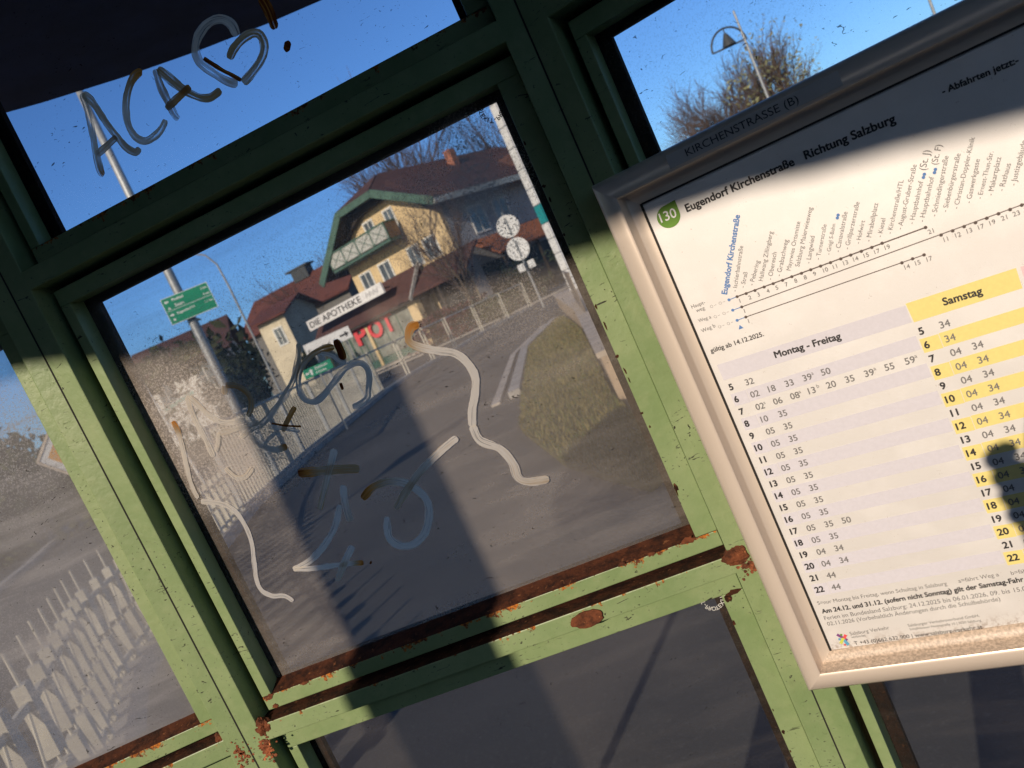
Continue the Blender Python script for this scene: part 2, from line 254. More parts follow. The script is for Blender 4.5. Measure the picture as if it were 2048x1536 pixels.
TXT=[('Eugendorf Kirchenstraße', (0.0668, -0.0038), (0.1534, -0.0048), 'k', 1),
('Richtung Salzburg', (0.1618, -0.0045), (0.2244, -0.0066), 'k', 1),
('- Abfahrten jetzt:-', (0.2563, -0.0027), (0.3016, -0.0042), 'k', 1),
('130', (0.0444, -0.0032), (0.0582, -0.0038), 'w', 0.3),
('- Ischlerbahnstraße', (0.0782, -0.0775), (0.0967, -0.0459), 'g', 0),
('- Straß', (0.0852, -0.0769), (0.0921, -0.0665), 'g', 0),
('- Pebering', (0.0921, -0.0778), (0.1039, -0.0616), 'g', 0),
('Hallwang Zillingberg', (0.1001, -0.0772), (0.1212, -0.0445), 'g', 0),
('- Oberesch', (0.1069, -0.079), (0.1181, -0.0602), 'g', 0),
('- Grabachweg', (0.114, -0.0788), (0.1293, -0.0547), 'g', 0),
('Mayrwies Ortsmitte', (0.1223, -0.0774), (0.1421, -0.0455), 'g', 0),
('Salzburg Maierwiesweg', (0.1293, -0.0771), (0.1537, -0.0391), 'g', 0),
('- Langwied', (0.1375, -0.0778), (0.1477, -0.0596), 'g', 0),
('- Turnerstraße', (0.1448, -0.0776), (0.1585, -0.0549), 'g', 0),
('- Gnigl S-Bahn', (0.1528, -0.077), (0.1642, -0.057), 'g', 0),
('- Canavalstraße', (0.1596, -0.0777), (0.1748, -0.0521), 'g', 0),
('- Grillparzerstraße', (0.1662, -0.0782), (0.1846, -0.0488), 'g', 0),
('- Hofwirt', (0.1745, -0.0773), (0.1835, -0.0629), 'g', 0),
('- Mirabellplatz', (0.1816, -0.0786), (0.1957, -0.0546), 'g', 0),
('- Kiesel', (0.1896, -0.0786), (0.1965, -0.0669), 'g', 0),
('- Kirchenstraße/HTL', (0.1964, -0.0789), (0.216, -0.0462), 'g', 0),
('- August-Gruber-Straße', (0.2036, -0.0787), (0.227, -0.0398), 'g', 0),
('- Hauptbahnhof', (0.2118, -0.078), (0.2271, -0.0522), 'g', 0),
('(St. J)', (0.2308, -0.0457), (0.2377, -0.0343), 'g', 0),
('- Hauptbahnhof', (0.2184, -0.0792), (0.2343, -0.0523), 'g', 0),
('(St. F)', (0.2384, -0.0452), (0.2453, -0.0339), 'g', 0),
('- Schmiedingerstraße', (0.2267, -0.0787), (0.2467, -0.0427), 'g', 0),
('- Siebenbürgerstraße', (0.2339, -0.0785), (0.2538, -0.0444), 'g', 0),
('- Christian-Doppler-Klinik', (0.2408, -0.0792), (0.2648, -0.0378), 'g', 0),
('- Gaswerkgasse', (0.249, -0.0787), (0.2631, -0.0529), 'g', 0),
('- Ernest-Thun-Str.', (0.2559, -0.0786), (0.2719, -0.0516), 'g', 0),
('- Makartplatz', (0.2626, -0.0792), (0.2749, -0.057), 'g', 0),
('- Rathaus', (0.2693, -0.0791), (0.2788, -0.0636), 'g', 0),
('- Justizgebäude', (0.2768, -0.0785), (0.2912, -0.0531), 'g', 0),
('Eugendorf Kirchenstraße', (0.0705, -0.0768), (0.1032, -0.0229), 'b', 1),
('Haupt-', (0.0399, -0.0774), (0.0517, -0.0775), 'g', 0),
('weg', (0.0422, -0.0817), (0.0497, -0.0818), 'g', 0),
('Weg a', (0.0406, -0.0902), (0.0516, -0.0904), 'g', 0),
('Weg b', (0.0398, -0.0992), (0.0521, -0.0984), 'g', 0),
('gültig ab 14.12.2025.', (0.0402, -0.1175), (0.0851, -0.1187), 'k', 0.5),
('Montag - Freitag', (0.0868, -0.1388), (0.138, -0.1408), 'k', 1),
('Samstag', (0.2113, -0.1414), (0.2365, -0.1422), 'k', 1),
('S=nur Montag bis Freitag, wenn Schultag in Salzburg', (0.0402, -0.3557), (0.1425, -0.3577), 'g', 0),
('a=fährt Weg a', (0.151, -0.3575), (0.1798, -0.3576), 'g', 0),
('b=fährt Weg b', (0.188, -0.3584), (0.2165, -0.3583), 'g', 0),
('Am 24.12. und 31.12. (sofern nicht Sonntag) gilt der Samstag-Fahr', (0.0409, -0.3642), (0.1944, -0.3652), 'k', 1),
('Ferien im Bundesland Salzburg: 24.12.2025 bis 06.01.2026, 09. bis 15.02.', (0.0405, -0.3707), (0.1974, -0.3732), 'g', 0),
('02.11.2026 (Vorbehaltlich Änderungen durch die Schulbehörde)', (0.041, -0.3764), (0.1743, -0.3782), 'g', 0),
('Salzburg Verkehr', (0.0557, -0.3885), (0.088, -0.3881), 'g', 0),
('verbindet', (0.0557, -0.3913), (0.0676, -0.3914), 'g', 0),
('Salzburger Verkehrsverbund GmbH,', (0.1025, -0.3886), (0.156, -0.3891), 'g', 0),
('Schallmooser Hauptstraße 10 | 5020 Salzburg', (0.1028, -0.3919), (0.1557, -0.3932), 'g', 0),
('T +43 (0)662 632 900 | www.salzburg-verkehr.at', (0.0561, -0.398), (0.1549, -0.3996), 'k', 0)]
HBF=[(0.2286, -0.0488), (0.2359, -0.0486), (0.1675, -0.0524)]
DOTS=[[(0.0704,-0.0815),(0.0773,-0.0814),(0.0848,-0.0817),(0.092,-0.0819),(0.0995,-0.0819),(0.1068,-0.082),(0.1142,-0.0822),(0.1216,-0.0821),(0.129,-0.0823),(0.1362,-0.0823),(0.1437,-0.0824),(0.1511,-0.0826),(0.1587,-0.0827),(0.166,-0.0827),(0.1736,-0.0829),(0.1811,-0.083),(0.1885,-0.0828),(0.2181,-0.0833)],[(0.07,-0.0904),(0.0776,-0.0905),(0.2254,-0.0923),(0.233,-0.0924),(0.2404,-0.0924),(0.2476,-0.0926),(0.2548,-0.0925),(0.2621,-0.0924),(0.2692,-0.0925),(0.2763,-0.0924)],[(0.0701,-0.0994),(0.0775,-0.0993),(0.1959,-0.1014),(0.2033,-0.1013),(0.211,-0.1015)]]
# ------------------------------------------------------------------ builders
def tag(o, label=None, cat=None, group=None, kind=None):
    if label: o['label'] = label
    if cat: o['category'] = cat
    if group: o['group'] = group
    if kind: o['kind'] = kind
    return o
def thing(name, label, cat, loc=(0, 0, 0), rz=0, group=None):
    o = bpy.data.objects.new(name, None); COL.objects.link(o); o.empty_display_size = .1
    o.matrix_world = Matrix.Translation(Vector(loc)) @ Matrix.Rotation(rz, 4, 'Z'); return tag(o, label, cat, group)
class MB:
    def __init__(s): s.v = []; s.f = []; s.mi = []
    def add(s, vs, fs, mi=0):
        k = len(s.v); s.v += [tuple(p) for p in vs]; s.f += [tuple(i+k for i in f) for f in fs]; s.mi += [mi]*len(fs); return s
    def box(s, x0, x1, y0, y1, z0, z1, mi=0):
        return s.add([(x0,y0,z0),(x1,y0,z0),(x1,y1,z0),(x0,y1,z0),(x0,y0,z1),(x1,y0,z1),(x1,y1,z1),(x0,y1,z1)],
                     [(3,2,1,0),(4,5,6,7),(0,1,5,4),(1,2,6,5),(2,3,7,6),(3,0,4,7)], mi)
    def prism(s, poly, y0, y1, mi=0):        # polygon (x,z), extruded along y
        n = len(poly); a = sum(poly[i][0]*poly[(i+1)%n][1]-poly[(i+1)%n][0]*poly[i][1] for i in range(n))
        if a < 0: poly = poly[::-1]
        vs = [(x,y0,z) for x,z in poly]+[(x,y1,z) for x,z in poly]
        return s.add(vs, [tuple(range(n)), tuple(range(2*n-1,n-1,-1))]+[(i,i+n,(i+1)%n+n,(i+1)%n) for i in range(n)], mi)
    def slab(s, poly, z0, z1, mi=0):         # polygon (x,y), extruded along z
        n = len(poly); a = sum(poly[i][0]*poly[(i+1)%n][1]-poly[(i+1)%n][0]*poly[i][1] for i in range(n))
        if a < 0: poly = poly[::-1]
        vs = [(x,y,z0) for x,y in poly]+[(x,y,z1) for x,y in poly]
        return s.add(vs, [tuple(range(n-1,-1,-1)), tuple(range(n,2*n))]+[(i,(i+1)%n,(i+1)%n+n,i+n) for i in range(n)], mi)
    def tube(s, pts, r, n=8, mi=0, cap=True):
        pts = [Vector(p) for p in pts]; rs = r if isinstance(r, (list, tuple)) else [r]*len(pts)
        rings = []; up = None
        for i, p in enumerate(pts):
            d = (pts[min(i+1, len(pts)-1)]-pts[max(i-1, 0)]).normalized()
            if up is None: up = d.orthogonal().normalized()
            a = (up-d*up.dot(d)).normalized(); up = a; b = d.cross(a)
            rings.append([p+(a*cos(2*pi*j/n)+b*sin(2*pi*j/n))*rs[i] for j in range(n)])
        vs = [q for r_ in rings for q in r_]; fs = []
        for i in range(len(pts)-1):
            for j in range(n): fs.append((i*n+j, i*n+(j+1)%n, (i+1)*n+(j+1)%n, (i+1)*n+j))
        if cap: fs += [tuple(range(n-1,-1,-1)), tuple((len(pts)-1)*n+j for j in range(n))]
        return s.add(vs, fs, mi)
    def beam(s, a, b, wx, wz, mi=0):         # rectangular bar between two points
        a = Vector(a); b = Vector(b); d = (b-a).normalized(); up = Vector((0,0,1)) if abs(d.z) < .9 else Vector((0,1,0))
        x = d.cross(up).normalized()*wx/2; z = x.cross(d).normalized()*wz/2
        vs = [a-x-z, a+x-z, a+x+z, a-x+z, b-x-z, b+x-z, b+x+z, b-x+z]
        return s.add(vs, [(3,2,1,0),(4,5,6,7),(0,1,5,4),(1,2,6,5),(2,3,7,6),(3,0,4,7)], mi)
    def build(s, name, mats, parent=None, mw=None, bevel=0, smooth=False, top=None):
        me = bpy.data.meshes.new(name); me.from_pydata(s.v, [], s.f); me.update()
        if not isinstance(mats, (list, tuple)): mats = [mats]
        for q in mats: me.materials.append(q)
        for p, i in zip(me.polygons, s.mi): p.material_index = i
        bm = bmesh.new(); bm.from_mesh(me); bmesh.ops.recalc_face_normals(bm, faces=bm.faces)
        if bevel:
            bmesh.ops.bevel(bm, geom=[e for e in bm.edges if e.calc_length() > bevel*2.5], offset=bevel, segments=2, affect='EDGES', profile=.5)
        if smooth:
            for f in bm.faces: f.smooth = True
        if top:
            me.materials.append(top)
            for f in bm.faces:
                if f.normal.z > .8: f.material_index = len(me.materials)-1
        bm.to_mesh(me); bm.free()
        o = bpy.data.objects.new(name, me); COL.objects.link(o)
        if parent: o.parent = parent
        if parent: o.matrix_world = mw if mw is not None else Matrix.Identity(4)
        elif mw is not None: o.matrix_world = mw
        return o
FONT = None
def text_mesh(s, font_size=1.0, offset=0., align='LEFT'):
    cu = bpy.data.curves.new('t', 'FONT'); cu.body = s; cu.size = font_size; cu.offset = offset; cu.align_x = align
    cu.resolution_u = 4
    if FONT: cu.font = FONT
    o = bpy.data.objects.new('t', cu); COL.objects.link(o)
    dg = bpy.context.evaluated_depsgraph_get(); dg.update()
    me = bpy.data.meshes.new_from_object(o.evaluated_get(dg))
    vs = [v.co.copy() for v in me.vertices]; fs = [tuple(p.vertices) for p in me.polygons]
    bpy.data.objects.remove(o); bpy.data.curves.remove(cu); bpy.data.meshes.remove(me)
    return vs, fs
def lay_text(mb, s, a, b, dep, offset=0., mi=0, mirror=False, hscale=1.0, height=None, nat=False):
    """writes s on a local xz plane at y=dep, its baseline running from a to b"""
    vs, fs = text_mesh(s, 1.0, 0)
    if not vs: return
    x0 = min(v.x for v in vs); x1 = max(v.x for v in vs)
    L = math.hypot(b[0]-a[0], b[1]-a[1]); k = L/(x1-x0); ux = ((b[0]-a[0])/L, (b[1]-a[1])/L); uz = (-ux[1], ux[0])
    kh = k*hscale if height is None else height/.73
    if nat: k = kh
    shifts = [(0, 0)] if not offset else [(offset*cos(q*pi/3), offset*sin(q*pi/3)) for q in range(6)]
    for q, (sx, sz) in enumerate(shifts):
        out = []
        for v in vs:
            x = (v.x-x0+sx)*k; z = (v.y+sz)*kh
            if mirror: x = L-x
            out.append((a[0]+ux[0]*x+uz[0]*z, dep-q*.00002, a[1]+ux[1]*x+uz[1]*z))
        mb.add(out, fs, mi)
def polar(az, el, dist): return Vector((dist*sin(R_(az)), dist*cos(R_(az)), CH+dist*tan(R_(el))))
# ------------------------------------------------------------------ material set
GREEN = M_green('green_enamel'); GREEN_R = M_green('green_enamel_rusting', 1); GREEN_RR = M_green('green_enamel_heavy_rust', 2)
RUST = M_rust('rust', .62); RUST_D = M_rust('rust_dark', .45); RUST_SHADE = M_rust('rust_recess_shade', .14); CLEAR = M_clear()
BLACKG = M_plain('seam_black', (.02, .02, .018), .8)
ALU = M_alu(); DALU = M_plain('grimy_aluminium', (.50,.40,.31), .45, 420, .3, .5); SHEET = M_sheet(); MARK = M_paint_mark()
ROOFM = M_plain('canopy_sheet', (.03, .05, .13), .6)
INK = {k: M_plain('ink_'+k, c, .6, 300, .03) for k, c in dict(k=(.035,.033,.035), g=(.17,.165,.165), b=(.10,.22,.48), w=(.8,.8,.78), lilac=(.62,.605,.655), yellow=(.78,.66,.24), pink=(.78,.55,.56), green=(.13,.27,.035), line=(.10,.075,.065), red=(.72,.09,.10), plum=(.20,.06,.22), lime=(.55,.60,.10), cyan=(.12,.36,.55)).items()}
ASPH = M_asphalt()
GALV = M_plain('galvanised_steel', (.30, .31, .32), .5, 20, .15, .5, 0, .35)
WHITEP = M_plain('white_paint', (.72, .71, .69), .55, 6, .08)
# ------------------------------------------------------------------ ground, path, road
def sheet(name, poly, z, mat, th=.02, kind='structure'):
    return tag(MB().slab(poly, z-th, z).build(name, mat), kind=kind)
sheet('ground', [(-400,-300),(400,-300),(400,500),(-400,500)], 0, ASPH, .3)
PAVE = M_plain('pale_pavement', (.36, .32, .28), .9, 1.5, .2)
KERB = M_plain('kerb_granite', (.30, .285, .27), .85, 3, .25)
def strip(name, pts, wid, z0, z1, mat):
    mb = MB()
    for (a, b) in zip(pts, pts[1:]):
        a = Vector((*a,0)); b = Vector((*b,0)); d = (b-a).normalized(); nrm = Vector((-d.y, d.x, 0))*wid/2
        mb.slab([(a-nrm)[:2], (b-nrm)[:2], (b+nrm)[:2], (a+nrm)[:2]], z0, z1)
    return tag(mb.build(name, mat), kind='structure')
FP = [(-1.75,1.5),(-2.2,3.1),(-2.95,4.9),(-3.6,8.2),(-3.95,11),(-4.0,15),(-3.5,23.5),(-2.95,26.6),(-2.17,28.8),(-1.34,30.3),(-.2,34.5),(1.06,36.3),(2.3,38.2)]
strip('kerb', [(x+.02, y) for x, y in FP], .22, 0, .10, KERB)
strip('road_kerb', [(-6.6,4.5),(-12.1,19),(-17.7,31.7),(-27,54)], .25, 0, .12, KERB)
strip('far_pavement', [(-60,62),(-12,52.5),(-3,49),(6,52),(30,66)], 3.0, 0, .11, PAVE)
strip('road_marking', [(-16,50),(-4,45.6),(5,47.5),(24,60)], .25, .004, .008, M_plain('road_paint', (.5,.48,.45), .8, 5, .2))
strip('road_shoulder', [(-14,47),(-3.4,42.6),(4,43.8),(20,53)], .8, .0, .05, PAVE)
FLOORM = M_plain('shelter_floor', (.17,.15,.125), .9, 2, .2)
sheet('pavement', [(-4,-3.6),(4,-3.6),(3.4,.62),(-1.4,.86)], .012, FLOORM, .03)
# grass verge (stuff) with its base sheet
VG = [(.44,4.2),(.25,4.9),(.10,5.6),(-.10,7.6),(.05,9.8),(.62,16.3),(1.8,21.2),(1.95,21.1),(1.62,15.3),(1.32,12.3),(.78,7.2),(.74,6.0),(.9,4.6)]
GR = M_plain('winter_turf', (.085, .075, .022), .95, 7, .45)
sheet('verge', VG, .05, GR, .08)
def inside(p, poly):
    c = False; j = len(poly)-1
    for i in range(len(poly)):
        if (poly[i][1] > p[1]) != (poly[j][1] > p[1]) and p[0] < (poly[j][0]-poly[i][0])*(p[1]-poly[i][1])/(poly[j][1]-poly[i][1])+poly[i][0]: c = not c
        j = i
    return c
mb = MB(); rg = random.Random(3); n = 0
while n < 15000:
    y = 4 + 18.6*rg.random()**1.7; x = -.15+2.3*rg.random()
    if not inside((x, y), VG): continue
    n += 1; h = rg.uniform(.025, .07); a = rg.uniform(0, 6.3); t = rg.uniform(.2, .9)*h; wd = .004+.0006*y
    mb.add([(x-wd*sin(a), y+wd*cos(a), .045), (x+wd*sin(a), y-wd*cos(a), .045), (x+t*cos(a), y+t*sin(a), .05+h)], [(0,1,2)], 0 if rg.random() < .6 else 1)
tag(mb.build('grass', [M_plain('grass_straw', (.15,.125,.045), .9, 3, .3), M_plain('grass_green', (.06,.075,.018), .9, 3, .3)]), kind='stuff')
strip('verge_kerb', [(-.02,10.3),(.55,16.5),(1.75,21.6)], .16, 0, .09, KERB)
strip('gutter', [(-.30,10.3),(.28,16.7),(1.5,22.0)], .12, 0, .03, PAVE)
# ------------------------------------------------------------------ bus shelter
A_C, A_R, A_L = R_(11.5), R_(30.3), 0.0
D0 = .72
def tdir(a): return Vector((cos(a), -sin(a), 0))
O_C = Vector((0, D0, 0)); O_R = O_C+tdir(A_C)*.1355; O_L = O_C-tdir(A_C)*.409
def pmat(O, a): return Matrix.Translation(Vector((O.x, O.y, CH))) @ Matrix.Rotation(-a, 4, 'Z')
M_C, M_Rt, M_Lt = pmat(O_C, A_C), pmat(O_R, A_R), pmat(O_L, A_L)
shelter = thing('bus_shelter', 'rusty pale green steel bus shelter with dirty graffitied panes, seen from inside', 'bus shelter', (0, D0, 0))
FLOOR = -1.30
ROOFZ = .80
FLC = [(M_Lt, -.545, 0.0, 'L'), (M_C, -.409, .1355, 'C'), (M_Rt, 0.0, .545, 'R')]
PW = .0205                                   # half post width seen on each facet
# corner posts: one folded section over both neighbouring facets
def post(MA, uA, MB_, uB, name='post'):
    iv = MB_.inverted() @ MA
    poly = []
    a = [(uA-PW,0), (uA,0)]; 
    pa = [MA @ Vector((x, y, 0)) for x, y in ((uA-PW, .052), (uA-PW, 0), (uA, 0))]
    pb = [MB_ @ Vector((x, y, 0)) for x, y in ((uB+PW, 0), (uB+PW, .052))]
    P = [(p.x, p.y) for p in pa+pb]
    return MB().slab(P, CH+FLOOR, CH+ROOFZ).build(name, GREEN, shelter, Matrix.Identity(4), bevel=.0012)
post(M_Lt, 0, M_C, -.409); post(M_C, .1355, M_Rt, 0)
# the dark open seam down the fold of each post
for MM, u in ((M_C, -.409), (M_Rt, 0.0)):
    MB().box(u-.0007, u+.0007, -.0006, .004, FLOOR+.01, ROOFZ-.01).build('seam', BLACKG, shelter, MM)
Z_ROWS = [(-1.16, -.3165), (-.298, .186), (.205, .755)]   # clear openings between the rails
PANE_M = {
 ('C',1): M_dirty('pane_centre_dirt', .26, .06, [(-.315,.0,.10,.115,.75),(-.10,.10,.30,.05,.15),(.02,.05,.10,.14,.22),(.045,.13,.03,.16,.35),(-.27,-.05,.08,.06,.30)], .5, .5),
 ('C',0): M_dirty('pane_lower_dirt', .07, .02, [(-.2,-.45,.2,.12,.02)], .25, .2),
 ('C',2): M_dirty('pane_upper_dirt', .02, .01, [], .45, .45),
 ('L',1): M_dirty('pane_left_dirt', .52, .05, [(-.16,-.16,.16,.12,.15),(-.08,.06,.14,.10,.35)], .5, .85, (.40,.385,.38)),
 ('L',0): M_dirty('pane_left_lower_dirt', .06, .02, [], .3, .3), ('L',2): M_dirty('pane_left_upper_dirt', .02, .01, [], .4, .4),
 ('R',2): M_dirty('pane_right_upper_dirt', .6, .04, [(.1,.1,.1,.12,.03)], .6, 1.25),
 ('R',1): M_dirty('pane_right_dirt', .05, .02, [(.12,.1,.14,.12,.10)], .6, 1.25),
 ('R',0): M_dirty('pane_right_lower_dirt', .05, .01, [], .25, .2)}
panes = {}
for MM, u0, u1, key in FLC:
    ua = u0+PW; ub = u1-PW
    if key == 'L': ua = u0
    if key == 'R': ub = u1
    rails = [(-.3165, -.298), (.186, .205), (.755, .80), (-1.20, -1.16)]
    for zi, (z0, z1) in enumerate(rails):
        MB().box(ua-.002, ub+.002, 0, .050, z0, z1).build('rail', GREEN_R if zi == 0 else GREEN, shelter, MM, bevel=.0012, top=RUST_D)
    for r, (z0, z1) in enumerate(Z_ROWS):
        # back flange that closes the joint between bead and rail/post
        fl = MB()
        fl.box(ua-.001, ua+.030, .0415, .049, z0, z1); fl.box(ub-.030, ub+.001, .0415, .049, z0, z1)
        fl.box(ua+.030, ub-.030, .0415, .049, z0-.001, z0+.026); fl.box(ua+.030, ub-.030, .0415, .049, z1-.030, z1+.001)
        fl.build('rebate', RUST_SHADE, shelter, MM)  # rust tone blackened to carry the shade inside the joint
        g = .007; bw = .0107 if key != 'C' else .0108
        b0 = (z0+.0038, z0+.0192); b1 = (z1-.023, z1-.007)
        if r == 0: b1 = (z1-.0235, z1-.0035)
        hl = GREEN_RR if r >= 1 else GREEN
        zo0, zo1 = b0[1], b1[0]
        # lower bead (its upper edge is a rusty sloping putty fillet), upper bead, side beads
        MB().box(ua+g, ub-.001, .018, .040, *b0).build('glazing_bead', hl, shelter, MM, bevel=.0009, top=RUST)
        MB().box(ua+g, ub-.001, .018, .040, *b1).build('glazing_bead', GREEN, shelter, MM, bevel=.0009)
        MB().add([(ua+g+.011,.0185,b0[1]),(ub-.022,.0185,b0[1]),(ub-.022,.0405,b0[1]),(ua+g+.011,.0405,b0[1]),(ua+g+.011,.0400,b0[1]+.0068),(ub-.022,.0400,b0[1]+.0068),(ub-.022,.0405,b0[1]+.0068),(ua+g+.011,.0405,b0[1]+.0068)],
                 [(0,1,5,4),(1,2,6,5),(2,3,7,6),(3,0,4,7),(0,3,2,1),(4,5,6,7)]).build('putty', RUST if r >= 1 else RUST_D, shelter, MM)
        MB().box(ua+g, ua+g+.0108, .018, .040, zo0, zo1).build('glazing_bead', GREEN, shelter, MM, bevel=.0009)
        MB().box(ub-.0216, ub-.0007, .018, .040, zo0, zo1).build('glazing_bead', GREEN, shelter, MM, bevel=.0009)
        p = MB().box(ua+.012, ub-.012, .0395, .0412, z0+.012, z1-.012)
        p.mi = [1, 1, 0, 1, 1, 1]
        panes[(key, r)] = p.build('window_pane', [PANE_M[(key, r)], CLEAR], shelter, MM)
# rust: lumps of old weld at the rail ends and lifted scabs on the rail
def lump(name, MM, u, dep, z, rx, ry, rz, seed, mat):
    bm = bmesh.new(); bmesh.ops.create_icosphere(bm, subdivisions=4, radius=1)
    for v in bm.verts:
        k = 1+.35*noise.noise(v.co*1.6+Vector((seed,0,0)))+.16*noise.noise(v.co*5+Vector((seed,3,0)))
        v.co = Vector((v.co.x*rx*k, v.co.y*ry*k, v.co.z*rz*k))
    me = bpy.data.meshes.new(name); bm.to_mesh(me); bm.free(); me.materials.append(mat)
    o = bpy.data.objects.new(name, me); COL.objects.link(o); o.parent = shelter
    o.matrix_world = MM @ Matrix.Translation((u, dep, z)); return o
SCAB = M_rust('rust_scab', 1.35)
lump('weld_lump', M_C, -.3845, .003, -.3015, .0095, .006, .0085, 1, SCAB)
lump('weld_lump', M_C, .1215, .001, -.3000, .0115, .004, .0085, 5, SCAB)
lump('weld_lump', M_Lt, -.0225, .004, -.296, .006, .004, .006, 9, SCAB)
def scab(MM, pts, dep, th, mat=SCAB):
    return MB().prism(pts, dep-th, dep+.001).build('rust_scab', mat, shelter, MM, bevel=th*.3)
rg = random.Random(5)
def blob(cx, cz, rx, rz, n=18, seed=0, rgh=.25):
    r2 = random.Random(seed); return [(cx+rx*cos(2*pi*i/n)*(1+rgh*r2.uniform(-1,1)), cz+rz*sin(2*pi*i/n)*(1+rgh*r2.uniform(-1,1))) for i in range(n)]
scab(M_C, blob(-.027,-.3085,.0165,.0078,20,3,.14), 0, .0022)
for u, z, rx, rz, sd in ((-.374,-.2805,.006,.003,1),(.086,-.2785,.006,.0035,2),(-.372,-.2915,.004,.0022,4),(.02,-.278,.004,.002,7),(.05,-.2785,.005,.0018,8),(-.33,-.2795,.005,.0016,9)):
    scab(M_C, blob(u,z,rx,rz,14,sd,.35), .018, .0007)
for u, z, rx, rz, sd in ((.105,-.3405,.007,.0028,11),(.098,-.3445,.004,.0035,12)):
    scab(M_C, blob(u,z,rx,rz,14,sd,.4), .018, .0009, RUST)
for k in range(26):                          # flaking paint edge along the right-hand bead
    z = rg.uniform(-.8,.12); scab(M_C, blob(.0945+rg.uniform(-.0006,.0012), z, rg.uniform(.0006,.0017), rg.uniform(.001,.0045), 9, k, .4), .018, .0005, RUST)
# orange bleeding rust round the lower corners of the frame
BLEED = M_rust('rust_bleed', 2.5)
def bleed(MM, cu, cz, ru, rz, n, seed, dep):
    r2 = random.Random(seed); mb = MB()
    for i in range(n):
        a = r2.uniform(0, 6.3); q = abs(r2.gauss(0,.5)); s = r2.uniform(.0004,.0017)
        mb.prism(blob(cu+ru*q*cos(a), cz+rz*q*sin(a), s*r2.uniform(.7,1.8), s, 7, r2.random(), .4), dep-.0004-.0001*(i%5), dep+.0003)
    return mb.build('rust_bleed', BLEED, shelter, MM)
bleed(M_C, -.391, -.322, .012, .020, 120, 2, 0.0)
bleed(M_Lt, -.010, -.318, .014, .018, 70, 3, 0.0)
bleed(M_C, .128, -.313, .010, .012, 70, 4, 0.0)
# graffiti strokes lie on the inner face of the panes
def stroke(P, w, t0, t1, al, MM, pane, dep, seed):
    pts = [Vector((p[0], p[1])) for p in P]; out = []
    n = len(pts)
    for i in range(n-1):                     # Catmull-Rom through the points
        p0, p1, p2, p3 = pts[max(i-1,0)], pts[i], pts[i+1], pts[min(i+2,n-1)]
        K = max(3, int((p2-p1).length/.0022))
        for k in range(K):
            t = k/K; out.append(.5*((2*p1)+(-p0+p2)*t+(2*p0-5*p1+4*p2-p3)*t*t+(-p0+3*p1-3*p2+p3)*t**3))
    out.append(pts[-1])
    L = [0]
    for a, b in zip(out, out[1:]): L.append(L[-1]+(b-a).length)
    tot = L[-1]; vs = []; fs = []; uv = []; tint = []; cov = []; NC = 5
    rr = random.Random(seed)
    ph = rr.uniform(0, 50)
    # round caps: extend by half the width
    for i, p in enumerate(out):
        d = (out[min(i+1,len(out)-1)]-out[max(i-1,0)]).normalized(); nn = Vector((-d.y, d.x))
        e = min(L[i], tot-L[i]); w_s = w*(1.22 if pane is panes[('C',2)] else 1.05); hw = w_s/2*(.84+.26*noise.noise(Vector((L[i]*70, ph, 0))))
        hw *= min(1, math.sqrt(max(0.02, 1-(1-min(1, (e+.0006)/(w*.5)))**2)))
        t = L[i]/max(tot,1e-6)
        for j in range(NC):
            q = (j/(NC-1)-.5)*2
            edge = hw*q*(1+.10*noise.noise(Vector((L[i]*260, q*3, ph))))
            c = p+nn*edge; vs.append((c.x, dep, c.y)); uv.append((L[i], edge+seed*.37))
            tb = t0+(t1-t0)*t
            if t0 > .6: tb = t1+(t0-t1)*max(0, 1-t/.35) if tot > .03 else tb
            if t1 > .6 and t0 <= .6: tb = t0+(t1-t0)*max(0, (t-.75)/.25) if tot > .03 else tb
            tint.append(max(0, min(1, tb))); cov.append(al*(.9+.5*noise.noise(Vector((L[i]*45, q*1.7, ph+9)))+.2))
    for i in range(len(out)-1):
        for j in range(NC-1): fs.append((i*NC+j, i*NC+j+1, (i+1)*NC+j+1, (i+1)*NC+j))
    me = bpy.data.meshes.new('graffiti_stroke'); me.from_pydata(vs, [], fs); me.materials.append(MARK)
    ul = me.uv_layers.new(name='uv')
    for lp in me.loops: ul.data[lp.index].uv = uv[lp.vertex_index]
    for nm, dat in (('tint', tint), ('cover', cov)):
        at = me.attributes.new(nm, 'FLOAT', 'POINT')
        for i, x in enumerate(dat): at.data[i].value = x
    o = bpy.data.objects.new('graffiti_stroke', me); COL.objects.link(o); o.parent = pane; o.matrix_world = MM; return o
for i, (pn, P, wd, t0, t1, al) in enumerate(GRAF):
    stroke(P, wd, t0, t1, min(1, al+.15), M_C, panes[('C', 2 if pn == 'U' else 1)], .0388-.00012*i/3, i+1)
# etched maker's stamp: letters round a ring, read from outside so mirrored from here
def stamp(cu, cz, r, h, pane, mat, MM, a0):
    mb = MB(); s = 'PROTEXIT-PROTEXIT-'
    for i, ch in enumerate(s):
        vs, fs = text_mesh(ch, 1.0, .02)
        if not vs: continue
        xm = (min(v.x for v in vs)+max(v.x for v in vs))/2; k = h/.73
        a = a0+2*pi*i/len(s); out = []
        for v in vs:
            x = -(v.x-xm)*k; y = v.y*k+r-h/2   # letter upright at the top of the ring, mirrored
            out.append((cu+x*cos(a)-y*sin(a), .0386, cz+x*sin(a)+y*cos(a)))
        mb.add(out, fs)
    mb.build('etched_stamp', mat, pane, MM)
stamp(.0785, .150, .0095, .0042, panes[('C',1)], INK['k'], M_C, .3)
stamp(.0830, -.350, .0095, .0042, panes[('C',0)], M_plain('etch_white', (.5,.5,.48), .8), M_C, 2.2)
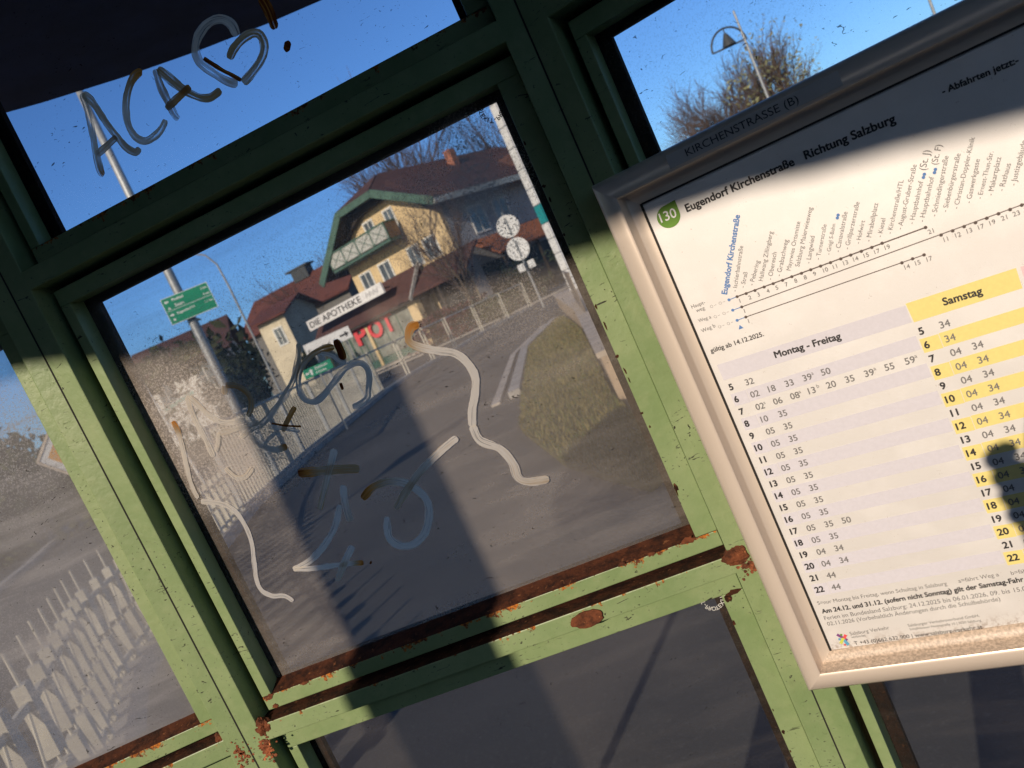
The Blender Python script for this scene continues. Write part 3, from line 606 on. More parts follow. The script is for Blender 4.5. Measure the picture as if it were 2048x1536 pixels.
# roof: flat round canopy, its inner edge is the line whose shadow crosses the panes; carried by a broad front pillar
tl = tan(R_(SUN_EL)); SH = Vector((SUN.x, SUN.y, 0)).normalized()
def lift(p):                                 # follow the sun ray from a wall point up to the canopy
    return p + SH*((CH+ROOFZ-p.z)/tl)
sh = [M_Lt @ Vector((-.40,.018,.205)), M_Lt @ Vector((-.0362,.018,.1259)), M_C @ Vector((-.39,0,.1125)), M_C @ Vector((-.13,0,.056)), M_C @ Vector((.1188,0,.0035)), M_Rt @ Vector((.0643,-.012,-.0021)), M_Rt @ Vector((.1172,-.012,-.0076)), M_Rt @ Vector((.1634,-.012,-.0186)), M_Rt @ Vector((.2222,-.012,-.0276)), M_Rt @ Vector((.2933,-.012,-.0418)), M_Rt @ Vector((.5,-.012,-.085))]
front = [lift(p) for p in sh]
rad = ROOFZ/tan(R_(21.6))
arc = [((rad if a > -45 else 2.7)*sin(R_(a)), (rad if a > -45 else 2.7)*cos(R_(a))) for a in range(75, -96, -5)]  # unseen left side drawn out wider so its shadow covers the verge
poly = [(p.x, p.y) for p in front]+arc
rf = MB().slab(poly, CH+ROOFZ, CH+ROOFZ+.07).build('roof', ROOFM, shelter, Matrix.Identity(4))
pc = M_C @ Vector((-.2042, .0, -.3)); pz = pc+SH*1.42
side = Vector((SH.y, -SH.x, 0)); hw = .0845*cos(R_(SUN_AZ-180-11.5))
P4 = [pz-side*hw-SH*.05, pz+side*hw-SH*.05, pz+side*hw+SH*.05, pz-side*hw+SH*.05]
MB().slab([(p.x, p.y) for p in P4], 0, CH+ROOFZ).build('pillar', GREEN, shelter, Matrix.Identity(4), bevel=.008)
# unseen building added behind the viewpoint to shade the mouth of the shelter
bk = -Vector((SH.x, SH.y, 0))
blk = thing('shade_building', 'long dark grey building added unseen behind the viewpoint to shade the shelter', 'building', SH*13)
bm_ = Matrix.Translation(SH*13) @ Matrix.Rotation(math.atan2(SH.x, -SH.y), 4, 'Z')
MB().box(-34, 34, -8, 0, 0, 5.45).build('wall', M_plain('dark_render', (.11,.09,.07), .9, .6, .2), blk, bm_)
MB().box(-34.4, 34.4, -8.4, .3, 5.451, 5.6).build('roof', ROOFM, blk, bm_)
# ------------------------------------------------------------------ timetable case on the right-hand facet
case = thing('timetable_case', 'satin aluminium framed bus timetable on the green wall, route 130', 'timetable')
case.matrix_world = M_Rt @ Matrix.Translation((.003, 0, -.43))
U0, U1, ZB, ZT = .0045, .555, -.4295, .0475
FWD = .0305
# frame cross section: (offset from outer edge, depth)
SEC = [(0, .0), (0, -.019), (.002, -.026), (.0055, -.0295), (.0160, -.0305), (.0185, -.0292), (.0195, -.0160), (.0205, -.0148), (.030, -.0144), (.030, -.010)]
SEC0 = [(0, .0), (0, -.020), (.0018, -.0265), (.0055, -.0305), (.0165, -.0305), (.0205, -.0275), (.0240, -.0220), (.0275, -.0175), (.030, -.0155), (.030, -.010)]
def frame_bar(side):
    mb = MB(); vs = []
    for end in (0, 1):
        for o, dpt in SEC:
            if side == 'L': p = (U0+o, dpt, (ZB+o) if end == 0 else (ZT-o))
            if side == 'R': p = (U1-o, dpt, (ZT-o) if end == 0 else (ZB+o))
            if side == 'T': p = ((U0+o) if end == 0 else (U1-o), dpt, ZT-o)
            if side == 'B': p = ((U1-o) if end == 0 else (U0+o), dpt, ZB+o)
            vs.append(p)
    n = len(SEC); mb.add(vs, [(i, i+1, n+i+1, n+i) for i in range(n-1)])
    if side == 'B': mb.mi = [1 if i >= 5 else 0 for i in range(n-1)]
    o = mb.build('frame_bar', [ALU, DALU], case, M_Rt)
    for p in o.data.polygons: p.use_smooth = True
    o.data.set_sharp_from_angle(angle=R_(50)) if hasattr(o.data, 'set_sharp_from_angle') else None
    return o
bars = {s_: frame_bar(s_) for s_ in 'LRTB'}
MB().box(U0+.004, U1-.004, -.0095, -.001, ZB+.004, ZT-.004).build('back_plate', M_plain('case_back', (.3,.3,.29), .7), case, M_Rt)
# dark rubber seal round the sheet
sl = MB()
for a, b, c, d_ in ((U0+.0295,U0+.0312,ZB+.03,ZT-.03),(U1-.0312,U1-.0295,ZB+.03,ZT-.03)): sl.box(a, b, -.0150, -.0098, c, d_)
sl.box(U0+.0312, U1-.0312, -.0150, -.0098, ZT-.0312, ZT-.0297)
sl.build('seal', M_plain('rubber_seal', (.02,.018,.016), .7), case, M_Rt)
paper = MB().box(U0+.0285, U1-.0285, -.0135, -.0098, ZB+.0205, ZT-.0285).build('timetable_sheet', SHEET, case, M_Rt)
PD = -.0136
def on_paper(name, mb, mat): return mb.build(name, mat, paper, M_Rt)
txt = {k: MB() for k in 'kgbw'}
for s, a, b, c, bold in TXT:
    lay_text(txt[c], s, a, b, PD-.0002 if c != 'w' else PD-.0004, .032*bold)
# hourly grid
hz = lambda i: -.1527-.01128*i
MI = {5:[('32',0)],6:[('02',0),('18',1),('33',2),('39',3,'a'),('50',4)],7:[('02',0,'s'),('06',1),('08',2,'a'),('13',3,'b'),('20',4),('35',5),('39',6,'a'),('55',7),('59',8,'a')],8:[('10',0),('35',1)],
      17:[('05',0),('35',1),('50',2)],19:[('04',0),('34',1)],20:[('04',0),('34',1)],21:[('44',0)],22:[('44',0)]}
for h in (9,10,11,12,13,14,15,16,18): MI[h] = [('05',0),('35',1)]
CX = [.0566,.0716,.0857,.1002,.1147,.1293,.1439,.1588,.1735]
lil, yel = MB(), MB()
for i in range(18):
    h = 5+i; z = hz(i); zz = z-.0004*0
    s = str(h); wd = .0034 if h < 10 else .0072
    lay_text(txt['k'], s, (.0428 if h < 10 else .0428, z), (.0428+wd, z), PD-.0002, .035, height=.0056, nat=True)
    for q in MI[h]:
        x = CX[q[1]]; lay_text(txt['g'], q[0], (x, z-.0002), (x+.0068, z-.0004), PD-.0002, .012, height=.0055, nat=True)
        if len(q) > 2: lay_text(txt['g'], q[2], (x+.0074, z+.0028), (x+.0091, z+.0028), PD-.0002, 0, height=.0032, nat=True)
    if h % 2 == 0:
        for a, b in ((.0412,.0545),(.0549,.1868)): lil.add([(a,PD,z-.0030),(b,PD,z-.0034),(b,PD,z+.0077),(a,PD,z+.0081)], [(0,1,2,3)])
    zs = -.1568-.01119*i
    lay_text(txt['k'], s, (.1898, zs), (.1898+wd, zs), PD-.0002, .035, height=.0056, nat=True)
    for k, x in enumerate((.2039,.2187)):
        if h in (5, 6) and k == 1: continue
        t_ = '34' if (h in (5, 6) or k == 1) else '04'
        lay_text(txt['g'], t_, (x, zs-.0002), (x+.0068, zs-.0003), PD-.0002, .012, height=.0055, nat=True)
    if h % 2 == 0:
        for a, b in ((.1880,.2010),(.2014,.2610)): yel.add([(a,PD,zs-.0030),(b,PD,zs-.0034),(b,PD,zs+.0077),(a,PD,zs+.0081)], [(0,1,2,3)])
lil.add([(.0408,PD,-.1430),(.1878,PD,-.1458),(.1877,PD,-.1322),(.0405,PD,-.1288)], [(0,1,2,3)])
yel.add([(.1890,PD,-.1464),(.2600,PD,-.1473),(.2606,PD,-.1322),(.1882,PD,-.1310)], [(0,1,2,3)])
pk = MB()
pk.add([(.2628,PD,-.1474),(.335,PD,-.1484),(.335,PD,-.1333),(.2631,PD,-.1325)], [(0,1,2,3)])
on_paper('weekday_bands', lil, INK['lilac']); on_paper('saturday_bands', yel, INK['yellow']); on_paper('sunday_band', pk, INK['pink'])
# route diagram: three lines with stops
ln, bl = MB(), MB()
def disc(mb, c, r, dep, n=14): mb.add([(c[0]+r*cos(2*pi*i/n), dep, c[1]+r*sin(2*pi*i/n)) for i in range(n)], [tuple(range(n))])
def seg(mb, a, b, wd, dep):
    L = math.hypot(b[0]-a[0], b[1]-a[1]); nx, nz = -(b[1]-a[1])/L*wd/2, (b[0]-a[0])/L*wd/2
    mb.add([(a[0]+nx,dep,a[1]+nz),(b[0]+nx,dep,b[1]+nz),(b[0]-nx,dep,b[1]-nz),(a[0]-nx,dep,a[1]-nz)], [(0,1,2,3)])
NUM = [[1,2,3,4,5,7,8,8,9,10,11,13,14,15,17,19,21],[1,11,12,13,17,19,21,23,25],[1,14,15,17]]
for li, D in enumerate(DOTS):
    end = D[-1] if li != 1 else (.36, D[-1][1]-.0006)
    seg(ln, D[1], end, .0009 if li == 0 else .00065, PD-.0002); seg(bl, D[0], D[1], .0006, PD-.0002)
    disc(bl, D[0], .0012, PD-.0003)
    for k, p in enumerate(D[1:]):
        disc(ln, p, .0012, PD-.0003); t_ = str(NUM[li][k]); wd = .0019 if len(t_) == 1 else .0042
        lay_text(txt['g'], t_, (p[0]+.0004, p[1]-.0055), (p[0]+.0004+wd, p[1]-.0056), PD-.0002, .005, height=.0034, nat=True)
    for k in (1, 2): 
        c = (D[0][0]-.0075*k, D[0][1]); n_ = 10
        for i in range(n_): seg(txt['g'], (c[0]+.0011*cos(2*pi*i/n_), c[1]+.0011*sin(2*pi*i/n_)), (c[0]+.0011*cos(2*pi*(i+1)/n_), c[1]+.0011*sin(2*pi*(i+1)/n_)), .0002, PD-.0002)
        seg(txt['g'], (c[0]+.0022,c[1]), (c[0]+.0042,c[1]), .0002, PD-.0002)
tri = MB(); tri.add([(.0685,PD-.0002,-.1070),(.0725,PD-.0002,-.1070),(.0705,PD-.0002,-.1036)], [(0,1,2)])
for (u, z) in HBF:
    sy = MB()
    for k in (-1, 1): disc(sy, (u+.0006*k, z+.0009*k), .0012, PD-.0003, 8)
    on_paper('train_symbol', sy, INK['b'])
on_paper('direction_triangle', tri, INK['b'])
on_paper('route_lines', ln, INK['line']); on_paper('blue_marks', bl, INK['b'])
bd = MB(); c0 = (.0516, -.0009)
bd.add([(c0[0]+.0096*cos(a), PD-.0002, c0[1]+.0092*sin(a)) for a in [pi/2+2*pi*i/32*.75 for i in range(33)]]+[(.0614, PD-.0002, .0090)], [tuple(range(34))])
on_paper('route_badge', bd, INK['green'])
for k, mtl in (('k','k'),('g','g'),('b','b'),('w','w')): on_paper('printed_text', txt[k], INK[mtl])
LG = [((.0452,-.3858),(.0516,-.3926),.0024,'plum'),((.0478,-.3925),(.0522,-.3872),.0024,'red'),((.0450,-.3900),(.0490,-.3925),.0020,'cyan'),((.0484,-.3905),(.0512,-.3968),.0026,'cyan'),((.0452,-.3945),(.0492,-.3898),.0024,'lime'),((.0482,-.3872),(.0490,-.3858),.0016,'green'),((.0480,-.3955),(.0486,-.3968),.0016,'red')]
for i, (a, b, wd, c) in enumerate(LG):
    mb = MB(); seg(mb, a, b, wd, PD-.0002-.0001*i); on_paper('logo_stripe', mb, INK[c])
# name tape on the top bar
TAPE = M_plain('label_tape', (.50,.47,.44), .5, 30, .06)
tp = MB().box(.072, .203, -.0309, -.0300, .0314, .0420).build('name_tape', TAPE, bars['T'], M_Rt)
nb = MB(); lay_text(nb, 'KIRCHENSTRASSE (B)', (.0874,.0345), (.1735,.0342), -.0312, 0, height=.0060)
nb.build('lettering', INK['k'], tp, M_Rt)
# ------------------------------------------------------------------ fences between path and road
def fence_len(P):
    L = [0]
    for a, b in zip(P, P[1:]): L.append(L[-1]+math.hypot(b[0]-a[0], b[1]-a[1]))
    return L
def along(P, s):
    L = fence_len(P); s = max(0, min(L[-1]-1e-6, s))
    for i in range(len(P)-1):
        if s <= L[i+1]:
            t = (s-L[i])/(L[i+1]-L[i]); return Vector((P[i][0]+(P[i+1][0]-P[i][0])*t, P[i][1]+(P[i+1][1]-P[i][1])*t, 0)), Vector((P[i+1][0]-P[i][0], P[i+1][1]-P[i][1], 0)).normalized()
PALE = M_plain('pale_fence_paint', (.50, .47, .40), .6, 5, .15)
orn = thing('ornamental_fence', 'low pale fence of flat crossed pickets beside the path, nearest the shelter', 'fence', (-1.75, 1.5, 0))
OP = [(-1.75,1.5),(-2.2,3.1),(-2.95,4.9),(-3.6,8.2),(-3.9,10.6)]
LT = fence_len(OP)[-1]
rl = MB()
for a, b in zip(OP, OP[1:]):
    for z in (.16, .62): rl.beam((*a, z), (*b, z), .025, .03)
rl.build('rail', PALE, orn)
s = .1; k = 0
while s < LT:
    p, d_ = along(OP, s); nn = Vector((-d_.y, d_.x, 0))
    mb = MB()
    # flat board with shouldered foot and a pin on top
    for (w0, z0, w1, z1) in ((.05,.05,.10,.36),(.10,.40,.07,.70)):
        q = [p-d_*w0/2+Vector((0,0,z0)), p+d_*w0/2+Vector((0,0,z0)), p+d_*w1/2+Vector((0,0,z1)), p-d_*w1/2+Vector((0,0,z1))]
        mb.add([v-nn*.026 for v in q]+[v+nn*.026 for v in q], [(0,1,2,3),(7,6,5,4),(0,4,5,1),(1,5,6,2),(2,6,7,3),(3,7,4,0)])
    mb.tube([p+Vector((0,0,.0)), p+Vector((0,0,.84))], .008, 6)
    mb.build('picket', PALE, orn)
    mb = MB(); q, _ = along(OP, min(LT, s+.26))
    for A, B in ((p+Vector((0,0,.62)), q+Vector((0,0,.10))), (p+Vector((0,0,.10)), q+Vector((0,0,.62)))):
        mb.tube([A, B], .006, 6)
    mb.build('cross_brace', PALE, orn)
    s += .30; k += 1
BP = [(-3.9,10.6),(-4.0,15),(-3.5,23.5)]
bars_f = thing('railing_fence', 'galvanised railing fence of close upright bars between path and road', 'fence', (-3.9, 10.6, 0))
rl = MB()
for a, b in zip(BP, BP[1:]):
    for z in (.13, 1.27): rl.beam((*a, z), (*b, z), .04, .04)
rl.build('rail', GALV, bars_f)
s = 0; LT = fence_len(BP)[-1]; i = 0
vb = MB()
while s < LT:
    p, _ = along(BP, s)
    if i % 14 == 0: MB().box(p.x-.035, p.x+.035, p.y-.035, p.y+.035, 0, 1.30).build('post', GALV, bars_f)
    else: vb.box(p.x-.011, p.x+.011, p.y-.011, p.y+.011, .13, 1.27)
    s += .15; i += 1
o = vb.build('upright_bars', PALE, bars_f); o['kind'] = 'stuff'
GP = [(-3.5,23.5),(-2.95,26.6),(-2.17,28.8),(-1.34,30.3),(-.2,34.5),(1.06,36.3),(2.3,38.2)]
far = thing('post_and_rail_fence', 'grey post and rail fence curving along the far end of the path', 'fence', (-3.5, 23.5, 0))
rl = MB()
for a, b in zip(GP, GP[1:]):
    for z in (.10, 1.27): rl.beam((*a, z), (*b, z), .05, .05)
rl.build('rail', PALE, far)
for p in GP:
    mb = MB(); mb.box(p[0]-.07, p[0]-.03, p[1]-.03, p[1]+.03, 0, 1.31); mb.box(p[0]+.03, p[0]+.07, p[1]-.03, p[1]+.03, 0, 1.31); mb.build('post', PALE, far)
# ------------------------------------------------------------------ signs and poles
def disc_back(o, name, c, r, th, nrm, mat, parent):
    n = Vector(nrm).normalized(); a = n.orthogonal().normalized(); b = n.cross(a); c = Vector(c); N = 40
    mb = MB(); vs = [c+(a*cos(2*pi*i/N)+b*sin(2*pi*i/N))*r+n*(-th/2) for i in range(N)]+[c+(a*cos(2*pi*i/N)+b*sin(2*pi*i/N))*r+n*(th/2) for i in range(N)]
    mb.add(vs, [tuple(range(N-1,-1,-1)), tuple(range(N,2*N))]+[(i,(i+1)%N,(i+1)%N+N,i+N) for i in range(N)]); return mb.build(name, mat, parent, bevel=0)
def board(parent, name, c, w_, h_, az, mat, th=.03):
    """upright rectangular board whose face looks back along azimuth az; returns its matrix (local x right as seen, y away, z up)"""
    MM = Matrix.Translation(Vector(c)) @ Matrix.Rotation(-R_(az), 4, 'Z')
    return MB().box(-w_/2, w_/2, -th/2, th/2, -h_/2, h_/2).build(name, mat, parent, MM, bevel=.004), MM
SGREEN = M_plain('sign_green', (.02, .26, .145), .45, 4, .06)
SWHITE = M_plain('sign_white', (.78, .77, .76), .45, 4, .05)
def marks(board_o, MM, items, mat, dep=-.0165, name='lettering'):
    mb = MB()
    for it in items:
        if it[0] == 't': lay_text(mb, it[1], it[2], it[3], dep, .02)
        else: mb.add([(x, dep, z) for x, z in it[1]], [tuple(range(len(it[1])))])
    return mb.build(name, mat, board_o, MM)
# lamp post with its green cycle sign
P = polar(-17.75, 0, 14); P.z = 0
lp = thing('street_lamp', 'tall grey tapered lamp post behind the green cycle sign', 'street lamp', P)
MB().tube([P, P+Vector((0,0,1.2)), P+Vector((0,0,5.0)), P+Vector((.02,0,7.6))], [.10,.085,.068,.05], 14).build('pole', GALV, lp, smooth=True)
MB().tube([P+Vector((.02,0,7.55)), P+Vector((-.25,.1,8.0)), P+Vector((-.9,.3,8.1))], .04, 10).build('arm', GALV, lp)
MB().box(P.x-1.5, P.x-.85, P.y+.2, P.y+.42, 8.03, 8.15).build('lamp_head', GALV, lp, bevel=.03)
sg = thing('cycle_sign', 'green cycle route sign with white arrows clamped to the tall grey lamp post', 'sign', polar(-17.5, 7.7, 13.85))
w_ = 14*.054; h_ = 14*.031
b, MM = board(sg, 'sign_board', polar(-17.45, 7.72, 13.85), w_, h_, -17.5, SGREEN, .025)
ar = lambda x, z, s, dr: ('p', [(x-s*dr, z), (x, z+s*.8), (x, z+s*.3), (x+s*dr, z+s*.3), (x+s*dr, z-s*.3), (x, z-s*.3), (x, z-s*.8)])
wl = w_/2; hl = h_/2
marks(b, MM, [ar(-wl+.07, hl-.07, .035, 1), ('t','Plusbad',(-wl+.16,hl-.085),(-wl+.34,hl-.085)), ('t','2 km',(wl-.13,hl-.085),(wl-.03,hl-.085)),
   ('t','Seen',(-wl+.17,hl-.185),(-wl+.31,hl-.185)), ('t','9 km',(wl-.13,hl-.185),(wl-.03,hl-.185)), ('p',[(-wl+.02,.005),(wl-.02,.005),(wl-.02,-.002),(-wl+.02,-.002)]),
   ar(-wl+.07, -.07, .035, -1), ('t','Eugendorf H',(-wl+.15,-.085),(-wl+.43,-.085)), ('t','1,1 km',(wl-.15,-.085),(wl-.03,-.085)), ('p', [(-wl+.05,-.16),(-wl+.07,-.12),(-wl+.085,-.15),(-wl+.10,-.125),(-wl+.09,-.17)]), ('p', [(-wl+.05,hl-.19),(-wl+.07,hl-.15),(-wl+.085,hl-.18),(-wl+.10,hl-.155),(-wl+.09,hl-.20)])], SWHITE, -.0135)
bord = MB()
for x0, x1, z0, z1 in ((-wl,wl,hl-.008,hl),(-wl,wl,-hl,-hl+.008),(-wl,-wl+.008,-hl+.008,hl-.008),(wl-.008,wl,-hl+.008,hl-.008)): bord.add([(x0,-.0131,z0),(x1,-.0131,z0),(x1,-.0131,z1),(x0,-.0131,z1)], [(0,1,2,3)])
bord.build('white_border', SWHITE, b, MM)
MB().box(-.10, .10, .013, .06, -.06, -.03).box(-.10, .10, .013, .06, .05, .08).build('clamp', GALV, sg, MM)
# thin whip lamp further off and a slim white rod
P = polar(-14.7, 0, 40); P.z = 0
t = thing('street_lamp', 'very thin whip-like lamp post with a curved tip near the cream house', 'street lamp', P)
MB().tube([P, P+Vector((0,0,6.9)), P+Vector((-.05,0,7.9)), P+Vector((-.35,0,8.5)), P+Vector((-.95,0,8.85))], [.06,.05,.045,.04,.035], 8).build('pole', GALV, t)
MB().box(P.x-1.35, P.x-.9, P.y-.1, P.y+.1, 8.78, 8.9).build('lamp_head', GALV, t, bevel=.02)
P = polar(-21.6, 0, 18); P.z = 0
t = thing('marker_pole', 'slim leaning white marker pole standing at the left edge of the middle pane', 'pole', P)
Q = polar(-22.4, 6.8, 18)
MB().tube([P, (P+Q)/2, Q], [.035,.028,.02], 8).build('pole', WHITEP, t)
MB().beam(polar(-21.75, 2.0, 18), polar(-19.7, 2.35, 18), .02, .07).build('cross_arm', M_plain('mint_paint', (.40,.55,.46), .6), t)
# priority road diamond, seen in the left pane
C0 = polar(-26.2, 2.2, 7.2)
t = thing('traffic_sign', 'diamond priority road sign, white with orange centre, partly behind the green post', 'traffic sign', (C0.x, C0.y, 0))
MM = Matrix.Translation(C0) @ Matrix.Rotation(R_(27), 4, 'Z')
def diam(r, d0, d1): return MB().prism([(r,0),(0,r*1.12),(-r,0),(0,-r*1.12)], d0, d1)
b = diam(.43, -.012, .012).build('sign_plate', SWHITE, t, MM, bevel=.004)
diam(.345, -.0135, -.0121).build('centre_panel', M_plain('sign_orange', (.72,.33,.05), .5, 4, .05), b, MM)
rim = MB()
for a, c in (((.43,0),(0,.4816)),((0,.4816),(-.43,0)),((-.43,0),(0,-.4816)),((0,-.4816),(.43,0))): rim.beam((a[0]*.985,-.012,a[1]*.985), (c[0]*.985,-.012,c[1]*.985), .012, .02)
rim.build('rim', M_plain('sign_rim', (.68,.55,.42), .5), b, MM)
MB().tube([(C0.x+.02, C0.y+.04, 0), (C0.x+.02, C0.y+.04, C0.z+.4)], .03, 10).build('post', GALV, t)
# pair of round signs seen from behind
P = polar(4.3, 0, 33); P.z = 0
t = thing('traffic_sign', 'two round white sign backs one above the other on one post', 'traffic sign', P)
MB().tube([P, (P.x, P.y, 4.15)], .045, 10).build('post', GALV, t)
for el in (3.9, 2.2):
    q = polar(4.3, el, 32.9); disc_back(t, 'sign_disc', q, .46, .03, (-.15, -1, 0), SWHITE, t)
    MB().box(q.x-.035, q.x+.035, q.y-.05, q.y-.016, q.z-.35, q.z+.35).build('bracket', GALV, t)
q = polar(4.35, .9, 32.85)
for dx in (-.22, .22): MB().box(q.x+dx-.14, q.x+dx+.14, q.y-.03, q.y+.03, q.z-.16, q.z+.16).build('small_plate', SWHITE, t, bevel=.06)
# tall jointed white pylon
P = polar(6.95, 0, 24); P.z = 0
t = thing('pylon', 'tall jointed white pylon with one teal segment at the edge of the pane', 'pylon', P)
MM = Matrix.Translation(P) @ Matrix.Rotation(R_(30), 4, 'Z')
joints = [.05,.22,.42,.62,.82,1.08,1.62,2.08,2.55,3.12,3.62,4.22,4.86,5.5,6.2,7.0]
TEAL = M_plain('teal_panel', (.02,.27,.28), .5, 4, .08); 
for a, b in zip(joints, joints[1:]):
    tl_ = abs((a+b)/2-2.83) < .2
    MB().box(-.155, .155, -.155, .155, a+.025, b-.0).build('segment', TEAL if tl_ else WHITEP, t, MM, bevel=.012)
MB().box(-.13, .13, -.13, .13, 0, 7.0).build('core', GALV, t, MM)
# white direction board and small green notice by the fence
c = (polar(-12.05,1.9,30)+polar(-8.7,1.72,30))/2
t = thing('direction_sign', 'long white direction board with an arrow on two legs', 'sign', (c.x, c.y, 0))
b, MM = board(t, 'sign_board', c, 1.75, .44, -10.4, SWHITE, .03)
marks(b, MM, [('t','Eugendorf',(-.78,-.16),(.05,-.16)), ('p',[(.45,.02),(.66,.02),(.66,.10),(.80,-.015),(.66,-.13),(.66,-.05),(.45,-.05)])], INK['k'])
for dx in (-.6, .6): MB().box(dx-.03, dx+.03, .016, .07, -c.z, .2).build('leg', GALV, t, MM)
c = polar(-11.8, .35, 17.4)
t = thing('notice_sign', 'small green notice with white symbols standing above the railing fence', 'sign', (c.x, c.y, 0))
b, MM = board(t, 'sign_board', c, .62, .20, -11.8, SGREEN, .02)
marks(b, MM, [ar(-.24, 0, .045, 1), ('p',[(-.17,-.06),(-.13,-.06),(-.13,.02),(-.10,.02),(-.15,.07),(-.20,.02),(-.17,.02)]), ('t','Zentrum',(-.06,.02),(.22,.02)), ('t','P Kirche',(-.06,-.07),(.16,-.07))], SWHITE, -.0115)
MB().box(-.02, .02, .011, .05, -c.z, .05).build('leg', GALV, t, MM)
# ornamental arched lamps, upper right pane
DARKM = M_plain('dark_iron', (.05,.055,.06), .5, 8, .2)
def arch_lamp(az, el, dist, label):
    T = polar(az, el, dist); P = Vector((T.x, T.y, 0))
    t = thing('arched_lamp', label, 'street lamp', P, group=None)
    px_ = P+Vector((.55, 0, 0))
    MB().tube([px_, (px_.x, px_.y, T.z+.9)], [.06, .035], 10).build('pole', GALV, t)
    N = 14; arcp = [Vector((T.x+.62*cos(a), T.y, T.z-.1+.62*sin(a))) for a in [pi*i/N for i in range(N+1)]]
    MB().tube(arcp, .035, 8).build('arch', DARKM, t)
    MB().beam((T.x-.62,T.y,T.z-.1), (T.x+.62,T.y,T.z-.1), .05, .05).build('crossbar', DARKM, t)
    MB().tube([(T.x,T.y,T.z+.35),(T.x,T.y,T.z+.2),(T.x,T.y,T.z+.02),(T.x,T.y,T.z-.08)], [.05,.12,.2,.24], 12).build('lamp_shade', DARKM, t)
    MB().tube([(T.x,T.y,T.z+.5),(T.x,T.y,T.z+.35)], .02, 6).build('hanger', DARKM, t)
arch_lamp(22.2, 8.3, 30, 'arched iron lamp in front of the bare treetops')
arch_lamp(32.3, 6.4, 30, 'arched iron lamp cut off above the timetable case')
# low concrete wall with a picket railing, right of the verge
WALLM = M_plain('sandy_concrete', (.36,.27,.19), .9, 4, .22, .2, .3)
t = thing('low_wall', 'low sandy concrete wall with a metal railing beyond the grass verge', 'wall', (1.2, 8, 0))
WPt = [(.80,7.0),(1.36,12.3),(1.66,15.3),(2.5,27)]
mb = MB()
for (a, b) in zip(WPt, WPt[1:]):
    d_ = Vector((b[0]-a[0], b[1]-a[1], 0)).normalized(); nn = Vector((d_.y, -d_.x, 0))*1.1
    mb.slab([a, b, (b[0]+nn.x, b[1]+nn.y), (a[0]+nn.x, a[1]+nn.y)], 0, .42)
mb.build('wall_body', WALLM, t)
mb = MB()
for (a, b) in zip(WPt, WPt[1:]):
    d_ = Vector((b[0]-a[0], b[1]-a[1], 0)).normalized(); nn = Vector((d_.y, -d_.x, 0))
    A = Vector((*a, 0))-nn*.03; B = Vector((*b, 0))-nn*.03
    mb.slab([A[:2], B[:2], (B+nn*1.16)[:2], (A+nn*1.16)[:2]], .421, .47)
mb.build('coping', M_plain('coping_stone', (.42,.35,.28), .85, 4, .2), t)
mb = MB(); P0 = Vector((1.50,12.6,0)); P1 = Vector((1.95,17.0,0)); n_ = 26
for i in range(n_+1):
    p = P0.lerp(P1, i/n_); mb.box(p.x-.012, p.x+.012, p.y-.012, p.y+.012, .47, 1.12)
for z in (.53, 1.12): mb.beam((P0.x,P0.y,z), (P1.x,P1.y,z), .04, .04)
mb.build('railing', M_plain('brown_metal', (.16,.13,.11), .6), t)
# ------------------------------------------------------------------ buildings
def tile_mat(name, a, b, axis='Z', sc=3.2):
    m, n, N, L = new_mat(name); v = pos_node(N)
    wv = N.new('ShaderNodeTexWave'); wv.wave_type = 'BANDS'; wv.bands_direction = 'Z'; wv.inputs['Scale'].default_value = sc; wv.inputs['Distortion'].default_value = .6; wv.inputs['Detail Scale'].default_value = 6
    L.new(v, wv.inputs[0])
    c = mixc(N, L, ramp(N, L, noise_n(N, L, v, 1.6, 5, .7), .3, .7), a, b)
    c = mixc(N, L, ramp(N, L, wv.outputs['Fac'], 0, .35, .5, 0), c, tuple(x*.45 for x in a))
    bsdf(N, L, c, .85, 0, .25, bump_n(N, L, wv.outputs['Fac'], .5, .03)); return m
TILE = tile_mat('brown_roof_tiles', (.085,.045,.04), (.13,.062,.052)); TILE_R = tile_mat('red_roof_tiles', (.12,.045,.036), (.18,.065,.048)); TILE_O = tile_mat('orange_roof_tiles', (.30,.105,.05), (.40,.15,.075))
YEL = M_plain('yellow_render', (.66,.50,.29), .9, .8, .10, .2, .1); GREYW = M_plain('grey_render', (.36,.35,.36), .9, .7, .12)
CREAM = M_plain('cream_render', (.62,.54,.40), .9, .6, .12); WHITEW = M_plain('white_render', (.76,.73,.68), .9, .6, .12)
TGREEN = M_plain('green_timber', (.075,.135,.105), .7, 4, .2); DWOOD = M_plain('dark_timber', (.045,.035,.03), .8, 4, .3)
PANEW = M_plain('window_glass', (.10,.12,.14), .15, 1, .3, .8); FRAMEW = M_plain('window_frame_white', (.68,.67,.64), .6)
DARK = M_plain('dark_interior_shade', (.02,.022,.025), .6)  # near-black for the shop interior and for shade under the porch roofs
BH = Matrix.Translation((.26, 50, 0)) @ Matrix.Rotation(math.atan2(-.660, .751), 4, 'Z')   # local x along the gable (right), y into the house, z up
house = thing('gabled_house', 'yellow alpine house with brown half-hipped roof, green trim and balcony', 'house'); house.matrix_world = BH
def hb(name, mb, mat, parent=None, bevel=0, **k): return mb.build(name, mat, parent or house, BH, bevel=bevel, **k)
W0, EZ, AZ, AX = -9.6, 7.6, 11.35, -4.8
LEN = 15.0
hb('wall', MB().prism([(W0,0),(0,0),(0,EZ),(AX+1.2,10.3),(AX-1.2,10.3),(W0,EZ)], 0, .35), YEL)
hb('wall', MB().box(-.35, .0, .352, LEN, 0, EZ+.2), GREYW)
hb('wall', MB().box(W0, W0+.35, .352, LEN, 0, EZ), GREYW)
